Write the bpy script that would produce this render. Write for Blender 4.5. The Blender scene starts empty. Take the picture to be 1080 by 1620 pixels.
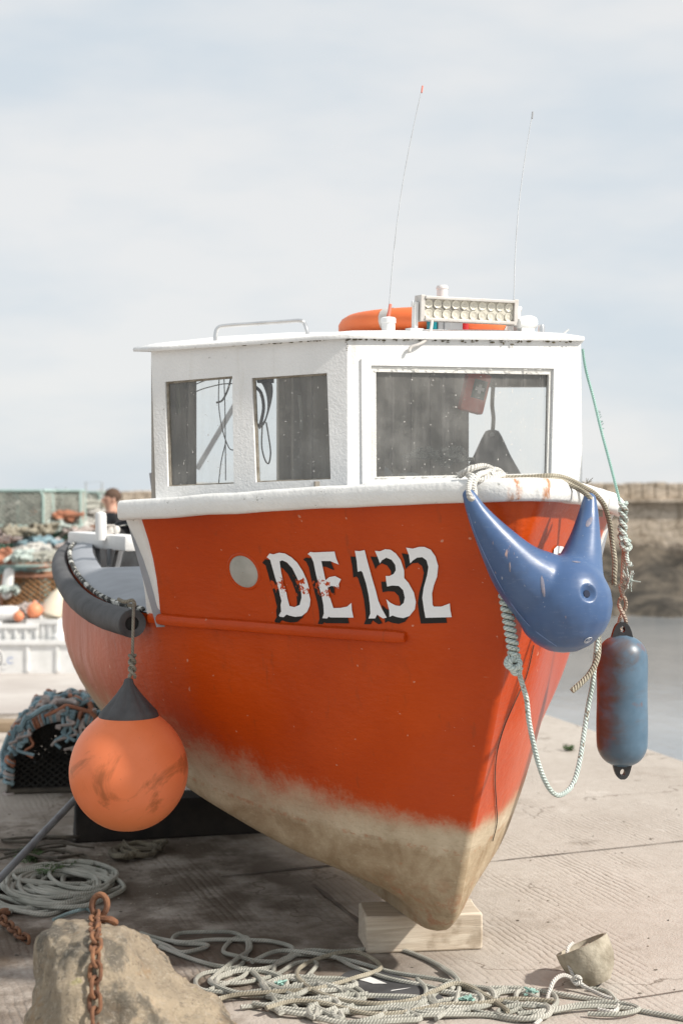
import bpy, bmesh, math, random
from mathutils import Vector, Matrix, noise
from mathutils.geometry import tessellate_polygon
from mathutils.bvhtree import BVHTree
random.seed(7)
R = math.radians
scene = bpy.context.scene
COL = scene.collection

# ------------------------------------------------------------------ camera
HC, FPX, PITCH = 1.65, 2250.0, math.atan(25 / 2250.0)
cam_d = bpy.data.cameras.new('camera'); cam = bpy.data.objects.new('camera', cam_d); COL.objects.link(cam)
cam.location = (0, 0, HC); cam.rotation_euler = (R(90) - PITCH, 0, 0)
cam_d.sensor_fit = 'VERTICAL'; cam_d.sensor_height = 36.0; cam_d.sensor_width = 24.0; cam_d.lens = 50.0
cam_d.clip_start = 0.05; cam_d.clip_end = 3000
cam_d.dof.use_dof = True; cam_d.dof.focus_distance = 4.75; cam_d.dof.aperture_fstop = 2.7
scene.camera = cam

# ------------------------------------------------------------------ sky, sun, exposure
SUN_EL, SUN_AZ = R(40), (0.925, -0.38)           # sun stands to the right, a touch towards the camera
world = bpy.data.worlds.new('World'); scene.world = world; world.use_nodes = True
nt = world.node_tree; nt.nodes.clear()
def wn(t, **k):
    n = nt.nodes.new(t)
    for a, v in k.items(): setattr(n, a, v)
    return n
wo = wn('ShaderNodeOutputWorld'); mixs = wn('ShaderNodeMixShader')
sky = wn('ShaderNodeTexSky', sky_type='NISHITA', sun_disc=False)
sky.sun_elevation = SUN_EL; sky.sun_rotation = math.atan2(SUN_AZ[0], SUN_AZ[1])
bg1 = wn('ShaderNodeBackground'); bg1.inputs[1].default_value = 0.10
nt.links.new(sky.outputs[0], bg1.inputs[0])
tcw = wn('ShaderNodeTexCoord'); mpw = wn('ShaderNodeMapping'); mpw.inputs['Scale'].default_value = (1.0, 1.0, 3.2)
mpw.inputs['Location'].default_value = (3.1, 0.4, 1.3)
nt.links.new(tcw.outputs['Generated'], mpw.inputs[0])
nz = wn('ShaderNodeTexNoise'); nz.inputs['Scale'].default_value = 3.4; nz.inputs['Detail'].default_value = 7; nz.inputs['Roughness'].default_value = 0.52
nt.links.new(mpw.outputs[0], nz.inputs['Vector'])
crw = wn('ShaderNodeValToRGB'); e = crw.color_ramp.elements
e[0].position = 0.38; e[0].color = (0.595, 0.655, 0.705, 1); e[1].position = 0.62; e[1].color = (0.745, 0.75, 0.75, 1)
nt.links.new(nz.outputs['Fac'], crw.inputs[0])
bg2 = wn('ShaderNodeBackground'); bg2.inputs[1].default_value = 0.95
nt.links.new(crw.outputs[0], bg2.inputs[0])
mixs.inputs[0].default_value = 0.93
nt.links.new(bg1.outputs[0], mixs.inputs[1]); nt.links.new(bg2.outputs[0], mixs.inputs[2]); nt.links.new(mixs.outputs[0], wo.inputs[0])

sl = bpy.data.lights.new('sun', 'SUN'); sl.energy = 4.5; sl.angle = R(2.4); sl.color = (1.0, 0.94, 0.86)
so = bpy.data.objects.new('sun', sl); COL.objects.link(so)
sdir = Vector((SUN_AZ[0] * math.cos(SUN_EL), SUN_AZ[1] * math.cos(SUN_EL), math.sin(SUN_EL)))
so.rotation_euler = sdir.to_track_quat('Z', 'Y').to_euler(); so.location = sdir * 20
scene.view_settings.view_transform = 'Standard'; scene.view_settings.look = 'None'
scene.view_settings.exposure = 0.28; scene.view_settings.gamma = 1.0
scene.cycles.max_bounces = 8; scene.cycles.transparent_max_bounces = 12
scene.cycles.use_denoising = True

# ------------------------------------------------------------------ helpers
CP, SP = math.cos(PITCH), math.sin(PITCH)
def ray(px, py):
    u, v = (px - 540) / FPX, -(py - 810) / FPX
    return Vector((u, CP + v * SP, -SP + v * CP))
def P(px, py, D):                                 # world point seen at a pixel of the photograph, at depth D
    d = ray(px, py); return Vector((0, 0, HC)) + d * (D / d.y)
def Gd(px, py, z=0.0):                            # the ground point there
    d = ray(px, py); t = (z - HC) / d.z; return Vector((0, 0, HC)) + d * t
def onplane(px, py, p0, n):
    d = ray(px, py); o = Vector((0, 0, HC)); return o + d * ((p0 - o).dot(n) / d.dot(n))
def cr(pts, n=8, closed=False):                   # Catmull-Rom
    pts = [Vector(p) for p in pts]; out = []
    m = len(pts); rng = range(m if closed else m - 1)
    for i in rng:
        if closed: a, b, c, d = pts[i - 1], pts[i], pts[(i + 1) % m], pts[(i + 2) % m]
        else: a, b, c, d = pts[max(i - 1, 0)], pts[i], pts[i + 1], pts[min(i + 2, m - 1)]
        for k in range(n):
            t = k / n
            out.append(0.5 * ((2 * b) + (c - a) * t + (2 * a - 5 * b + 4 * c - d) * t * t + (3 * b - a - 3 * c + d) * t ** 3))
    if not closed: out.append(pts[-1].copy())
    return out

class MB:
    def __init__(s): s.v = []; s.f = []; s.uv = {}
    def quad(s, *p):
        i = len(s.v); s.v += [Vector(q) for q in p]; s.f.append(tuple(range(i, i + len(p))))
    def box(s, c, size, rot=None):
        i = len(s.v); c = Vector(c); hx, hy, hz = [q / 2 for q in size]
        M = rot or Matrix.Identity(3)
        for x, y, z in ((-1,-1,-1),(1,-1,-1),(1,1,-1),(-1,1,-1),(-1,-1,1),(1,-1,1),(1,1,1),(-1,1,1)):
            s.v.append(c + M @ Vector((x * hx, y * hy, z * hz)))
        for q in ((0,3,2,1),(4,5,6,7),(0,1,5,4),(1,2,6,5),(2,3,7,6),(3,0,4,7)): s.f.append(tuple(i + k for k in q))
        return s
    def bar(s, a, b, w, h, up=Vector((0, 0, 1))):
        a, b = Vector(a), Vector(b); y = (b - a).normalized(); x = y.cross(up)
        if x.length < 1e-4: x = Vector((1, 0, 0))
        x.normalize(); z = x.cross(y)
        return s.box((a + b) / 2, (w, (b - a).length, h), Matrix((x, y, z)).transposed())
    def tube(s, pts, r, n=8, caps=True, closed=False, ell=None):
        pts = [Vector(p) for p in pts]; m = len(pts); base = len(s.v)
        t0 = (pts[1] - pts[0]).normalized()
        nrm = t0.orthogonal().normalized() if abs(t0.z) > 0.95 else Vector((0, 0, 1)).cross(t0).cross(t0).normalized() * -1
        L = 0.0; rr = r if callable(r) else (lambda i: r[i]) if isinstance(r, (list, tuple)) else (lambda i: r)
        for i, p in enumerate(pts):
            if closed: t = (pts[(i + 1) % m] - pts[i - 1])
            else: t = pts[min(i + 1, m - 1)] - pts[max(i - 1, 0)]
            if t.length < 1e-9: t = t0
            t = t.normalized(); nrm = (nrm - t * nrm.dot(t))
            nrm = nrm.normalized() if nrm.length > 1e-6 else t.orthogonal().normalized()
            b = t.cross(nrm)
            if i: L += (p - pts[i - 1]).length
            q = rr(i)
            for k in range(n):
                a = 2 * math.pi * k / n; e1, e2 = (ell or (1, 1))
                s.v.append(p + (nrm * math.cos(a) * e1 + b * math.sin(a) * e2) * q)
                s.uv[len(s.v) - 1] = (L, k / n)
            t0 = t
        for i in range(m if closed else m - 1):
            j = (i + 1) % m
            for k in range(n):
                k2 = (k + 1) % n
                s.f.append((base + i * n + k, base + i * n + k2, base + j * n + k2, base + j * n + k))
        if caps and not closed:
            s.f.append(tuple(base + k for k in reversed(range(n)))); s.f.append(tuple(base + (m - 1) * n + k for k in range(n)))
        return s
    def lathe(s, prof, origin, axis=(0, 0, 1), n=24, close=True):   # prof: (radius, height)
        ax = Vector(axis).normalized(); x = ax.orthogonal().normalized(); y = ax.cross(x); o = Vector(origin); base = len(s.v)
        for r, h in prof:
            for k in range(n):
                a = 2 * math.pi * k / n; s.v.append(o + ax * h + (x * math.cos(a) + y * math.sin(a)) * max(r, 1e-4))
        for i in range(len(prof) - 1):
            for k in range(n):
                k2 = (k + 1) % n
                s.f.append((base + i * n + k, base + i * n + k2, base + (i + 1) * n + k2, base + (i + 1) * n + k))
        if close:
            s.f.append(tuple(base + k for k in reversed(range(n)))); s.f.append(tuple(base + (len(prof) - 1) * n + k for k in range(n)))
        return s
    def ball(s, c, r, n=12, sx=1, sy=1, sz=1):
        pr = []; c = Vector(c); b = len(s.v); m = n // 2
        for i in range(m + 1):
            th = math.pi * i / m
            for k in range(n):
                a = 2 * math.pi * k / n
                s.v.append(c + Vector((math.sin(th) * math.cos(a) * sx, math.sin(th) * math.sin(a) * sy, math.cos(th) * sz)) * r)
        for i in range(m):
            for k in range(n):
                k2 = (k + 1) % n; s.f.append((b + i * n + k, b + (i + 1) * n + k, b + (i + 1) * n + k2, b + i * n + k2))
        return s
    def build(s, name, mat, parent=None, smooth=True, bevel=0.0, local=False, angle=35):
        me = bpy.data.meshes.new(name)
        Mi = Matrix.Identity(4)
        if parent is not None and not local: Mi = wmat(parent).inverted()
        me.from_pydata([Mi @ q for q in s.v], [], s.f)
        me.update()
        bm = bmesh.new(); bm.from_mesh(me)
        if s.uv:
            bm.verts.ensure_lookup_table(); bm.verts.index_update()
            lay = bm.loops.layers.uv.new('UVMap')
            for f in bm.faces:
                vs = [s.uv.get(l.vert.index, (0, 0)) for l in f.loops]
                wrap = max(q[1] for q in vs) - min(q[1] for q in vs) > 0.5
                for l, q in zip(f.loops, vs): l[lay].uv = (q[0], q[1] + 1 if wrap and q[1] < 0.5 else q[1])
        if not s.uv: bmesh.ops.remove_doubles(bm, verts=bm.verts, dist=1e-5)
        bmesh.ops.recalc_face_normals(bm, faces=bm.faces)
        if bevel:
            ed = [e for e in bm.edges if len(e.link_faces) == 2 and e.calc_face_angle(0) > R(30)]
            bmesh.ops.bevel(bm, geom=ed, offset=bevel, segments=2, profile=0.6, affect='EDGES')
        for f in bm.faces: f.smooth = smooth
        if smooth:
            for e in bm.edges:
                if len(e.link_faces) == 2 and e.calc_face_angle(0) > R(angle): e.smooth = False
        bm.to_mesh(me); bm.free()
        o = bpy.data.objects.new(name, me); COL.objects.link(o)
        if mat: me.materials.append(mat)
        if parent is not None: o.parent = parent
        return o
def wmat(o):
    M = Matrix.LocRotScale(o.location, o.rotation_euler, o.scale)
    return wmat(o.parent) @ M if o.parent else M
def tag(o, label=None, cat=None, group=None, kind=None):
    if label: o['label'] = label
    if cat: o['category'] = cat
    if group: o['group'] = group
    if kind: o['kind'] = kind
    return o
def empty(name, loc, rz=0.0):
    o = bpy.data.objects.new(name, None); COL.objects.link(o); o.location = loc; o.rotation_euler = (0, 0, rz)
    o.empty_display_size = 0.1; return o
def kids(o): return [c for c in bpy.data.objects if c.parent == o]
def copy_tree(o, parent=None):
    c = o.copy(); COL.objects.link(c); c.parent = parent
    for ch in kids(o): copy_tree(ch, c)
    return c
def evald(o):                                     # bake the modifiers of an object into its mesh
    dg = bpy.context.evaluated_depsgraph_get(); dg.update()
    me = bpy.data.meshes.new_from_object(o.evaluated_get(dg)); o.modifiers.clear(); o.data = me
    for p in me.polygons: p.use_smooth = True
    return o

# ------------------------------------------------------------------ materials
class NT:
    def __init__(s, name):
        s.m = bpy.data.materials.new(name); s.m.use_nodes = True; s.t = s.m.node_tree
        s.b = s.t.nodes['Principled BSDF']; s.out = s.t.nodes['Material Output']
    def n(s, t, **k):
        n = s.t.nodes.new(t)
        for a, v in k.items(): setattr(n, a, v)
        return n
    def l(s, a, b): s.t.links.new(a, b)
    def put(s, sock, v):
        if isinstance(v, (int, float)): sock.default_value = v
        elif isinstance(v, (tuple, list)): sock.default_value = tuple(v) + (1,) if len(v) == 3 and sock.type == 'RGBA' else v
        else: s.l(v, sock)
    def co(s, kind='Object'): return s.n('ShaderNodeTexCoord').outputs[kind]
    def map(s, v, scale=(1, 1, 1), rot=(0, 0, 0), loc=(0, 0, 0)):
        m = s.n('ShaderNodeMapping'); s.l(v, m.inputs[0]); m.inputs['Scale'].default_value = scale; m.inputs['Rotation'].default_value = rot; m.inputs['Location'].default_value = loc
        return m.outputs[0]
    def noise(s, v, scale, detail=5, rough=0.55, dist=0.0):
        n = s.n('ShaderNodeTexNoise'); s.l(v, n.inputs['Vector']); n.inputs['Scale'].default_value = scale
        n.inputs['Detail'].default_value = detail; n.inputs['Roughness'].default_value = rough; n.inputs['Distortion'].default_value = dist
        return n.outputs['Fac']
    def ramp(s, f, a, b, ca=(0, 0, 0), cb=(1, 1, 1)):
        n = s.n('ShaderNodeValToRGB'); s.l(f, n.inputs[0]); e = n.color_ramp.elements
        e[0].position = a; e[0].color = (*ca, 1); e[1].position = b; e[1].color = (*cb, 1); return n.outputs[0]
    def step(s, f, a, b, c=0.0, d=1.0):
        n = s.n('ShaderNodeMapRange'); n.interpolation_type = 'SMOOTHSTEP'
        s.put(n.inputs[0], f); n.inputs[1].default_value = a; n.inputs[2].default_value = b; n.inputs[3].default_value = c; n.inputs[4].default_value = d
        return n.outputs[0]
    def mix(s, f, a, b, mode='MIX'):
        n = s.n('ShaderNodeMix', data_type='RGBA', blend_type=mode); s.put(n.inputs[0], f); s.put(n.inputs[6], a); s.put(n.inputs[7], b); return n.outputs[2]
    def math(s, op, a, b=0.0, c=0.0):
        n = s.n('ShaderNodeMath', operation=op); s.put(n.inputs[0], a); s.put(n.inputs[1], b); s.put(n.inputs[2], c); return n.outputs[0]
    def sep(s, v):
        n = s.n('ShaderNodeSeparateXYZ'); s.l(v, n.inputs[0]); return n.outputs
    def bump(s, h, strength=0.3, dist=0.01, prev=None):
        n = s.n('ShaderNodeBump'); s.l(h, n.inputs['Height']); n.inputs['Strength'].default_value = strength; n.inputs['Distance'].default_value = dist
        if prev: s.l(prev, n.inputs['Normal'])
        return n.outputs[0]
    def done(s, col, rough=0.5, normal=None, **k):
        s.put(s.b.inputs['Base Color'], col); s.put(s.b.inputs['Roughness'], rough)
        if normal: s.l(normal, s.b.inputs['Normal'])
        for a, v in k.items(): s.put(s.b.inputs[a.replace('_', ' ')], v)
        return s.m

def simple(name, c1, c2=None, rough=0.6, scale=12, bump=0.15, bscale=80, bd=0.004, lo=0.35, hi=0.65, **k):
    s = NT(name); v = s.co(); c2 = c2 or tuple(q * 0.75 for q in c1)
    f = s.noise(v, scale); col = s.ramp(f, lo, hi, c2, c1)
    nm = s.bump(s.noise(v, bscale, 4), bump, bd) if bump else None
    return s.done(col, rough, nm, **k)

def rope_mat(name, c1, c2, turns=95, fleck=None):
    s = NT(name); uv = s.co('UV'); x = s.sep(uv)
    a = s.math('MULTIPLY_ADD', x[1], 3.0, s.math('MULTIPLY', x[0], turns))
    w = s.math('SINE', s.math('MULTIPLY', a, 2 * math.pi)); w = s.math('MULTIPLY_ADD', w, 0.5, 0.5)
    n1 = s.noise(s.co(), 9, 4)
    col = s.mix(s.ramp(n1, 0.35, 0.65), c2, c1)
    col = s.mix(s.math('MULTIPLY', s.step(s.noise(s.co(), 4, 5, 0.7), 0.5, 0.66), 0.45), col, tuple(q * 0.5 for q in c2))
    if fleck: col = s.mix(s.ramp(s.noise(s.co(), 60, 2), 0.60, 0.66), col, fleck)
    col = s.mix(s.math('MULTIPLY', s.step(w, 0.5, 0.0), 0.5), col, tuple(q * 0.35 for q in c2))
    return s.done(col, 0.85, s.bump(w, 0.8, 0.003))

M = {}
M['rope'] = rope_mat('grey_green_rope', (0.52, 0.51, 0.45), (0.36, 0.36, 0.31))
M['rope_white'] = rope_mat('white_rope', (0.74, 0.73, 0.68), (0.52, 0.50, 0.46))
M['rope_tan'] = rope_mat('tan_rope', (0.46, 0.42, 0.33), (0.26, 0.23, 0.17))
M['rope_mint'] = rope_mat('mint_rope', (0.62, 0.70, 0.66), (0.46, 0.54, 0.50), fleck=(0.25, 0.2, 0.15))
M['line_green'] = rope_mat('green_twine', (0.42, 0.66, 0.58), (0.30, 0.54, 0.47), 140)
M['rope_dark'] = rope_mat('dark_rope', (0.14, 0.12, 0.09), (0.06, 0.05, 0.04))

def hull_material(letter=None):
    s = NT('hull_paint' if letter is None else letter)
    v = s.co(); x = s.sep(v); q, sx, z = x[0], x[1], x[2]
    red = (0.53, 0.066, 0.005); red2 = (0.42, 0.045, 0.004); fade = (0.46, 0.17, 0.095)
    n_big = s.noise(v, 2.2, 5); n_mid = s.noise(v, 9, 6, 0.6); n_fine = s.noise(v, 55, 4, 0.6)
    paint = s.ramp(n_big, 0.3, 0.7, red2, red)
    # chalky fading towards the stern and low down
    aft = s.step(sx, 1.05, 2.3)
    streak = s.noise(s.map(v, (1, 1.2, 0.16), rot=(0.5, 0, 0)), 13, 5, 0.65)
    fz = s.step(z, 1.2, 0.8)
    fm = s.math('MULTIPLY', s.math('MULTIPLY', aft, s.math('MULTIPLY_ADD', fz, 0.55, 0.4)), s.step(streak, 0.30, 0.62))
    paint = s.mix(s.math('MULTIPLY', fm, 0.85), paint, fade)
    # scuffs and pale flecks
    fl = s.step(s.noise(v, 44, 2, 0.4), 0.755, 0.775)
    paint = s.mix(s.math('MULTIPLY', fl, 0.6), paint, (0.62, 0.36, 0.26))
    grime = s.noise(s.map(v, (1, 1, 0.35)), 6, 6, 0.7)
    paint = s.mix(s.math('MULTIPLY', s.step(grime, 0.58, 0.8), 0.35), paint, (0.16, 0.035, 0.012))
    drip = s.step(s.noise(s.map(v, (1, 1, 0.05)), 30, 4, 0.6), 0.62, 0.72)
    paint = s.mix(s.math('MULTIPLY', drip, 0.30), paint, (0.22, 0.05, 0.015))
    scp = s.math('MULTIPLY', s.step(s.noise(s.map(v, (1, 1, 5), rot=(0.35, 0, 0)), 16, 5, 0.6), 0.70, 0.735), s.step(s.noise(v, 2.7, 2), 0.48, 0.58))
    paint = s.mix(s.math('MULTIPLY', scp, 0.45), paint, (0.60, 0.26, 0.15))
    # worn boundary to the cream bottom
    zb = s.math('MULTIPLY_ADD', sx, 0.140, 0.500)
    wob = s.math('MULTIPLY', s.math('SUBTRACT', s.noise(v, 2.6, 4), 0.5), s.step(sx, 0.35, 1.3, 0.05, 0.20))
    d = s.math('ADD', s.math('SUBTRACT', z, zb), wob)
    width = s.step(sx, 0.36, 1.2, 0.05, 0.20)
    dens = s.math('DIVIDE', s.math('ADD', d, s.math('MULTIPLY', width, 0.35)), width)
    scr = s.noise(v, 9, 7, 0.72, 0.4); scr1 = s.noise(s.map(v, (1, 1, 0.7), rot=(0.3, 0, 0)), 42, 6, 0.7); scr2 = s.noise(v, 100, 4, 0.7)
    thr = s.math('ADD', s.math('ADD', s.math('MULTIPLY', scr, 0.45), s.math('MULTIPLY', scr1, 0.33)), s.math('MULTIPLY', scr2, 0.22))
    thr = s.math('MULTIPLY_ADD', s.math('SUBTRACT', thr, 0.5), 3.4, 0.5)
    mask = s.step(s.math('SUBTRACT', dens, thr), -0.62, 0.55)
    wash = s.math('MULTIPLY', s.step(s.math('ADD', dens, s.math('MULTIPLY', s.math('SUBTRACT', scr1, 0.5), 1.2)), -0.6, 0.9), 0.7)
    cream = s.ramp(n_mid, 0.3, 0.7, (0.42, 0.34, 0.235), (0.58, 0.49, 0.36))
    low = s.step(s.math('SUBTRACT', s.math('ADD', z, s.math('MULTIPLY', s.math('SUBTRACT', s.noise(v, 12, 7, 0.7), 0.5), 0.14)), s.math('MULTIPLY_ADD', sx, 0.12, 0.405)), 0.025, -0.025)
    brn = s.ramp(s.noise(v, 7, 7, 0.65, 0.6), 0.35, 0.68, (0.29, 0.205, 0.12), (0.49, 0.395, 0.27))
    cream = s.mix(s.math('MULTIPLY', low, 0.95), cream, brn)
    resid = s.math('MULTIPLY', s.step(s.noise(v, 11, 6, 0.7), 0.60, 0.67), s.step(s.noise(v, 3.3, 2), 0.5, 0.6))
    tip = s.math('MULTIPLY', s.math('MULTIPLY', s.step(sx, 1.0, 0.6), s.step(z, 0.42, 0.22)), s.step(s.noise(v, 16, 7, 0.75), 0.48, 0.62))
    cream = s.mix(s.math('MULTIPLY', tip, 0.55), cream, (0.36, 0.13, 0.06))
    cream = s.mix(s.math('MULTIPLY', resid, 0.8), cream, (0.42, 0.11, 0.045))
    lines = s.step(s.noise(s.map(v, (1, 1, 14)), 5, 3), 0.6, 0.7)
    scrat = s.step(s.noise(s.map(v, (1, 1, 9), rot=(0.12, 0, 0)), 24, 6, 0.7), 0.66, 0.72)
    cream = s.mix(s.math('MULTIPLY', scrat, 0.4), cream, (0.17, 0.10, 0.055))
    cream = s.mix(s.math('MULTIPLY', lines, 0.22), cream, (0.2, 0.14, 0.08))
    ch = s.step(s.math('ABSOLUTE', s.math('SUBTRACT', s.math('SUBTRACT', z, s.math('MULTIPLY_ADD', sx, 0.11, 0.414)), s.math('MULTIPLY', s.math('SUBTRACT', n_big, 0.5), 0.02))), 0.012, 0.003)
    cream = s.mix(s.math('MULTIPLY', s.math('MULTIPLY', ch, s.step(s.noise(v, 30, 5, 0.7), 0.50, 0.60)), 0.45), cream, (0.40, 0.13, 0.05))
    gr2 = s.noise(v, 70, 6, 0.75)
    cream = s.mix(s.math('MULTIPLY', s.step(gr2, 0.52, 0.70), 0.35), cream, (0.22, 0.16, 0.10)); cream = s.mix(s.math('MULTIPLY', s.step(gr2, 0.46, 0.30), 0.25), cream, (0.70, 0.63, 0.50))
    cream = s.mix(wash, cream, (0.46, 0.16, 0.075))
    col = s.mix(mask, cream, paint)
    rough = s.math('ADD', s.step(mask, 0.0, 1.0, 0.62, 0.30), s.math('MULTIPLY', fm, 0.3))
    b = s.bump(s.noise(v, 7, 3), 0.5, 0.012)
    b = s.bump(s.noise(s.map(v, (1, 1, 3)), 26, 4, 0.6), 0.5, 0.004, b)
    if letter:
        # painted lettering, rubbed through along one band
        base = (0.80, 0.82, 0.84) if 'white' in letter else (0.012, 0.012, 0.012)
        zc = s.math('MULTIPLY_ADD', s.math('SUBTRACT', sx, 0.62), -0.02, 1.348)
        band = s.math('MULTIPLY', s.step(s.math('ABSOLUTE', s.math('SUBTRACT', z, zc)), 0.045, 0.012), s.step(sx, 0.44, 0.56))
        wn_ = s.noise(v, 42, 5, 0.7)
        worn = s.step(s.math('ADD', wn_, s.math('MULTIPLY', band, 0.16)), 0.645, 0.675)
        worn = s.math('MULTIPLY', worn, s.step(band, 0.0, 0.3))
        col = s.mix(worn, base, paint)
        rough = 0.45
    return s.done(col, rough, b, Specular_IOR_Level=0.28)
M['hull'] = hull_material()
M['letter'] = hull_material('white_lettering'); M['letter_shade'] = hull_material('black_lettering')

def white_material(name='white_paint', grime=1.0, base=(0.79, 0.79, 0.78)):
    s = NT(name); v = s.co()
    n = s.noise(v, 5, 5)
    col = s.ramp(n, 0.3, 0.7, tuple(q * 0.9 for q in base), base)
    sp = s.math('MULTIPLY', s.step(s.noise(v, 26, 6, 0.75), 0.63, 0.70), s.step(s.noise(v, 4.5, 3), 0.50, 0.62))
    col = s.mix(s.math('MULTIPLY', sp, 0.75 * grime), col, (0.13, 0.115, 0.06))
    st = s.step(s.noise(s.map(v, (1, 1, 0.12)), 14, 4), 0.58, 0.75)
    col = s.mix(s.math('MULTIPLY', st, 0.20 * grime), col, (0.36, 0.32, 0.22))
    rs = s.math('MULTIPLY', s.step(s.noise(s.map(v, (1, 1, 0.07)), 22, 5, .7), 0.66, 0.76), s.step(s.noise(v, 3.1, 2), 0.5, 0.62))
    col = s.mix(s.math('MULTIPLY', rs, 0.4 * grime), col, (0.40, 0.22, 0.09))
    b = s.bump(s.noise(v, 110, 3, 0.6), 0.55, 0.004); b = s.bump(s.noise(v, 14, 3), 0.35, 0.008, b)
    return s.done(col, 0.5, b, Specular_IOR_Level=0.3)
M['white'] = white_material()
def gunwale_material():
    s = NT('gunwale_paint'); v = s.co(); x = s.sep(v); base = (0.79, 0.79, 0.77)
    col = s.ramp(s.noise(v, 7, 5), 0.3, 0.7, tuple(q * 0.9 for q in base), base)
    moss = s.math('MULTIPLY', s.step(s.noise(v, 40, 6, 0.75), 0.60, 0.68), s.step(s.noise(v, 6, 3), 0.48, 0.62))
    col = s.mix(s.math('MULTIPLY', moss, 0.8), col, (0.10, 0.10, 0.06))
    # rust weeping from the two stem bolts
    r1 = s.step(s.math('ABSOLUTE', s.math('ADD', x[0], 0.047)), 0.030, 0.008)
    r2 = s.step(s.math('ABSOLUTE', s.math('SUBTRACT', x[0], 0.062)), 0.024, 0.006)
    rr = s.math('MULTIPLY', s.math('MAXIMUM', r1, r2), s.step(x[1], 0.25, 0.15))
    rr = s.math('MULTIPLY', rr, s.step(s.noise(s.map(v, (1, 1, 0.5)), 34, 5, 0.7), 0.38, 0.62))
    col = s.mix(rr, col, (0.42, 0.15, 0.035))
    b = s.bump(s.noise(v, 70, 4, 0.65), 0.6, 0.004); b = s.bump(s.noise(v, 16, 3), 0.5, 0.010, b)
    return s.done(col, 0.55, b, Specular_IOR_Level=0.3)
M['gunwale'] = gunwale_material()
M['peel'] = white_material('peeling_paint', 1.0, (0.74, 0.73, 0.69))
M['black_rubber'] = simple('black_rubber', (0.085, 0.085, 0.088), (0.04, 0.04, 0.042), 0.7, 8, 0.3, 60)
M['dark_hole'] = simple('dark_inside', (0.012, 0.012, 0.012), rough=0.9, bump=0)
M['deck_grey'] = simple('grey_deck_paint', (0.33, 0.35, 0.38), (0.26, 0.275, 0.30), 0.6, 5, 0.2, 60)
M['cockpit'] = simple('dark_cockpit', (0.045, 0.05, 0.055), (0.02, 0.02, 0.022), 0.8)
M['interior'] = simple('wheelhouse_lining', (0.36, 0.33, 0.28), (0.25, 0.225, 0.19), 0.75, 4, 0.2, 40)
M['wood_dark'] = simple('dark_timber', (0.026, 0.020, 0.015), (0.010, 0.008, 0.007), 0.85, 9, 0.5, 30, 0.01)
M['steel'] = simple('stainless_steel', (0.72, 0.72, 0.72), (0.6, 0.6, 0.6), 0.28, 20, 0.03, Metallic=0.9)
M['whip'] = simple('antenna_whip', (0.42, 0.44, 0.46), rough=0.5, bump=0)
M['coral'] = simple('coral_plastic', (0.70, 0.20, 0.14), rough=0.5, bump=0)
M['plastic_white'] = simple('white_plastic', (0.78, 0.78, 0.77), (0.68, 0.68, 0.66), 0.4, 10, 0.05)
M['plastic_grey'] = simple('grey_plastic', (0.28, 0.29, 0.30), (0.2, 0.2, 0.21), 0.5, 10, 0.05)
M['teal'] = simple('teal_lens', (0.02, 0.22, 0.26), rough=0.2, bump=0)
M['red_lens'] = simple('red_lens', (0.5, 0.03, 0.03), rough=0.2, bump=0)
M['lens'] = simple('lamp_reflector', (0.66, 0.63, 0.54), (0.56, 0.53, 0.45), 0.35, 30, 0.05)
M['alu'] = simple('weathered_aluminium', (0.62, 0.60, 0.57), (0.5, 0.46, 0.42), 0.5, 12, 0.1, Metallic=0.2)
M['lifebuoy'] = simple('orange_lifebuoy', (0.85, 0.20, 0.055), (0.78, 0.16, 0.04), 0.5, 6, 0.05)
M['rust'] = simple('rust', (0.25, 0.115, 0.055), (0.10, 0.045, 0.027), 0.9, 30, 0.6, 90, 0.006)
M['galv'] = simple('dull_steel_pipe', (0.20, 0.21, 0.22), (0.13, 0.13, 0.14), 0.45, 14, 0.1)

def glass_material():
    s = NT('dusty_glass'); v = s.co()
    tr = s.n('ShaderNodeBsdfTransparent'); tr.inputs[0].default_value = (0.93, 0.95, 0.94, 1)
    gl = s.n('ShaderNodeBsdfGlossy'); gl.inputs['Roughness'].default_value = 0.03; gl.inputs[0].default_value = (0.9, 0.92, 0.95, 1)
    df = s.n('ShaderNodeBsdfDiffuse'); df.inputs[0].default_value = (0.62, 0.60, 0.56, 1)
    fr = s.n('ShaderNodeFresnel'); fr.inputs[0].default_value = 1.5
    m1 = s.n('ShaderNodeMixShader'); s.l(s.math('MULTIPLY_ADD', fr.outputs[0], 1.0, 0.03), m1.inputs[0]); s.l(tr.outputs[0], m1.inputs[1]); s.l(gl.outputs[0], m1.inputs[2])
    dust = s.math('MULTIPLY', s.math('ADD', s.step(s.noise(v, 7, 6, 0.65), 0.3, 0.8), 0.4), 0.17)
    st = s.math('MULTIPLY', s.step(s.noise(s.map(v, (1, 1, 0.1)), 30, 3), 0.45, 0.8), 0.10)
    sp = s.math('MULTIPLY', s.step(s.noise(v, 110, 1, 0.3), 0.745, 0.765), 0.8)
    dm = s.math('ADD', s.math('ADD', dust, st), sp)
    m2 = s.n('ShaderNodeMixShader'); s.l(dm, m2.inputs[0]); s.l(m1.outputs[0], m2.inputs[1]); s.l(df.outputs[0], m2.inputs[2])
    s.l(m2.outputs[0], s.out.inputs[0]); return s.m
M['glass'] = glass_material()

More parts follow.
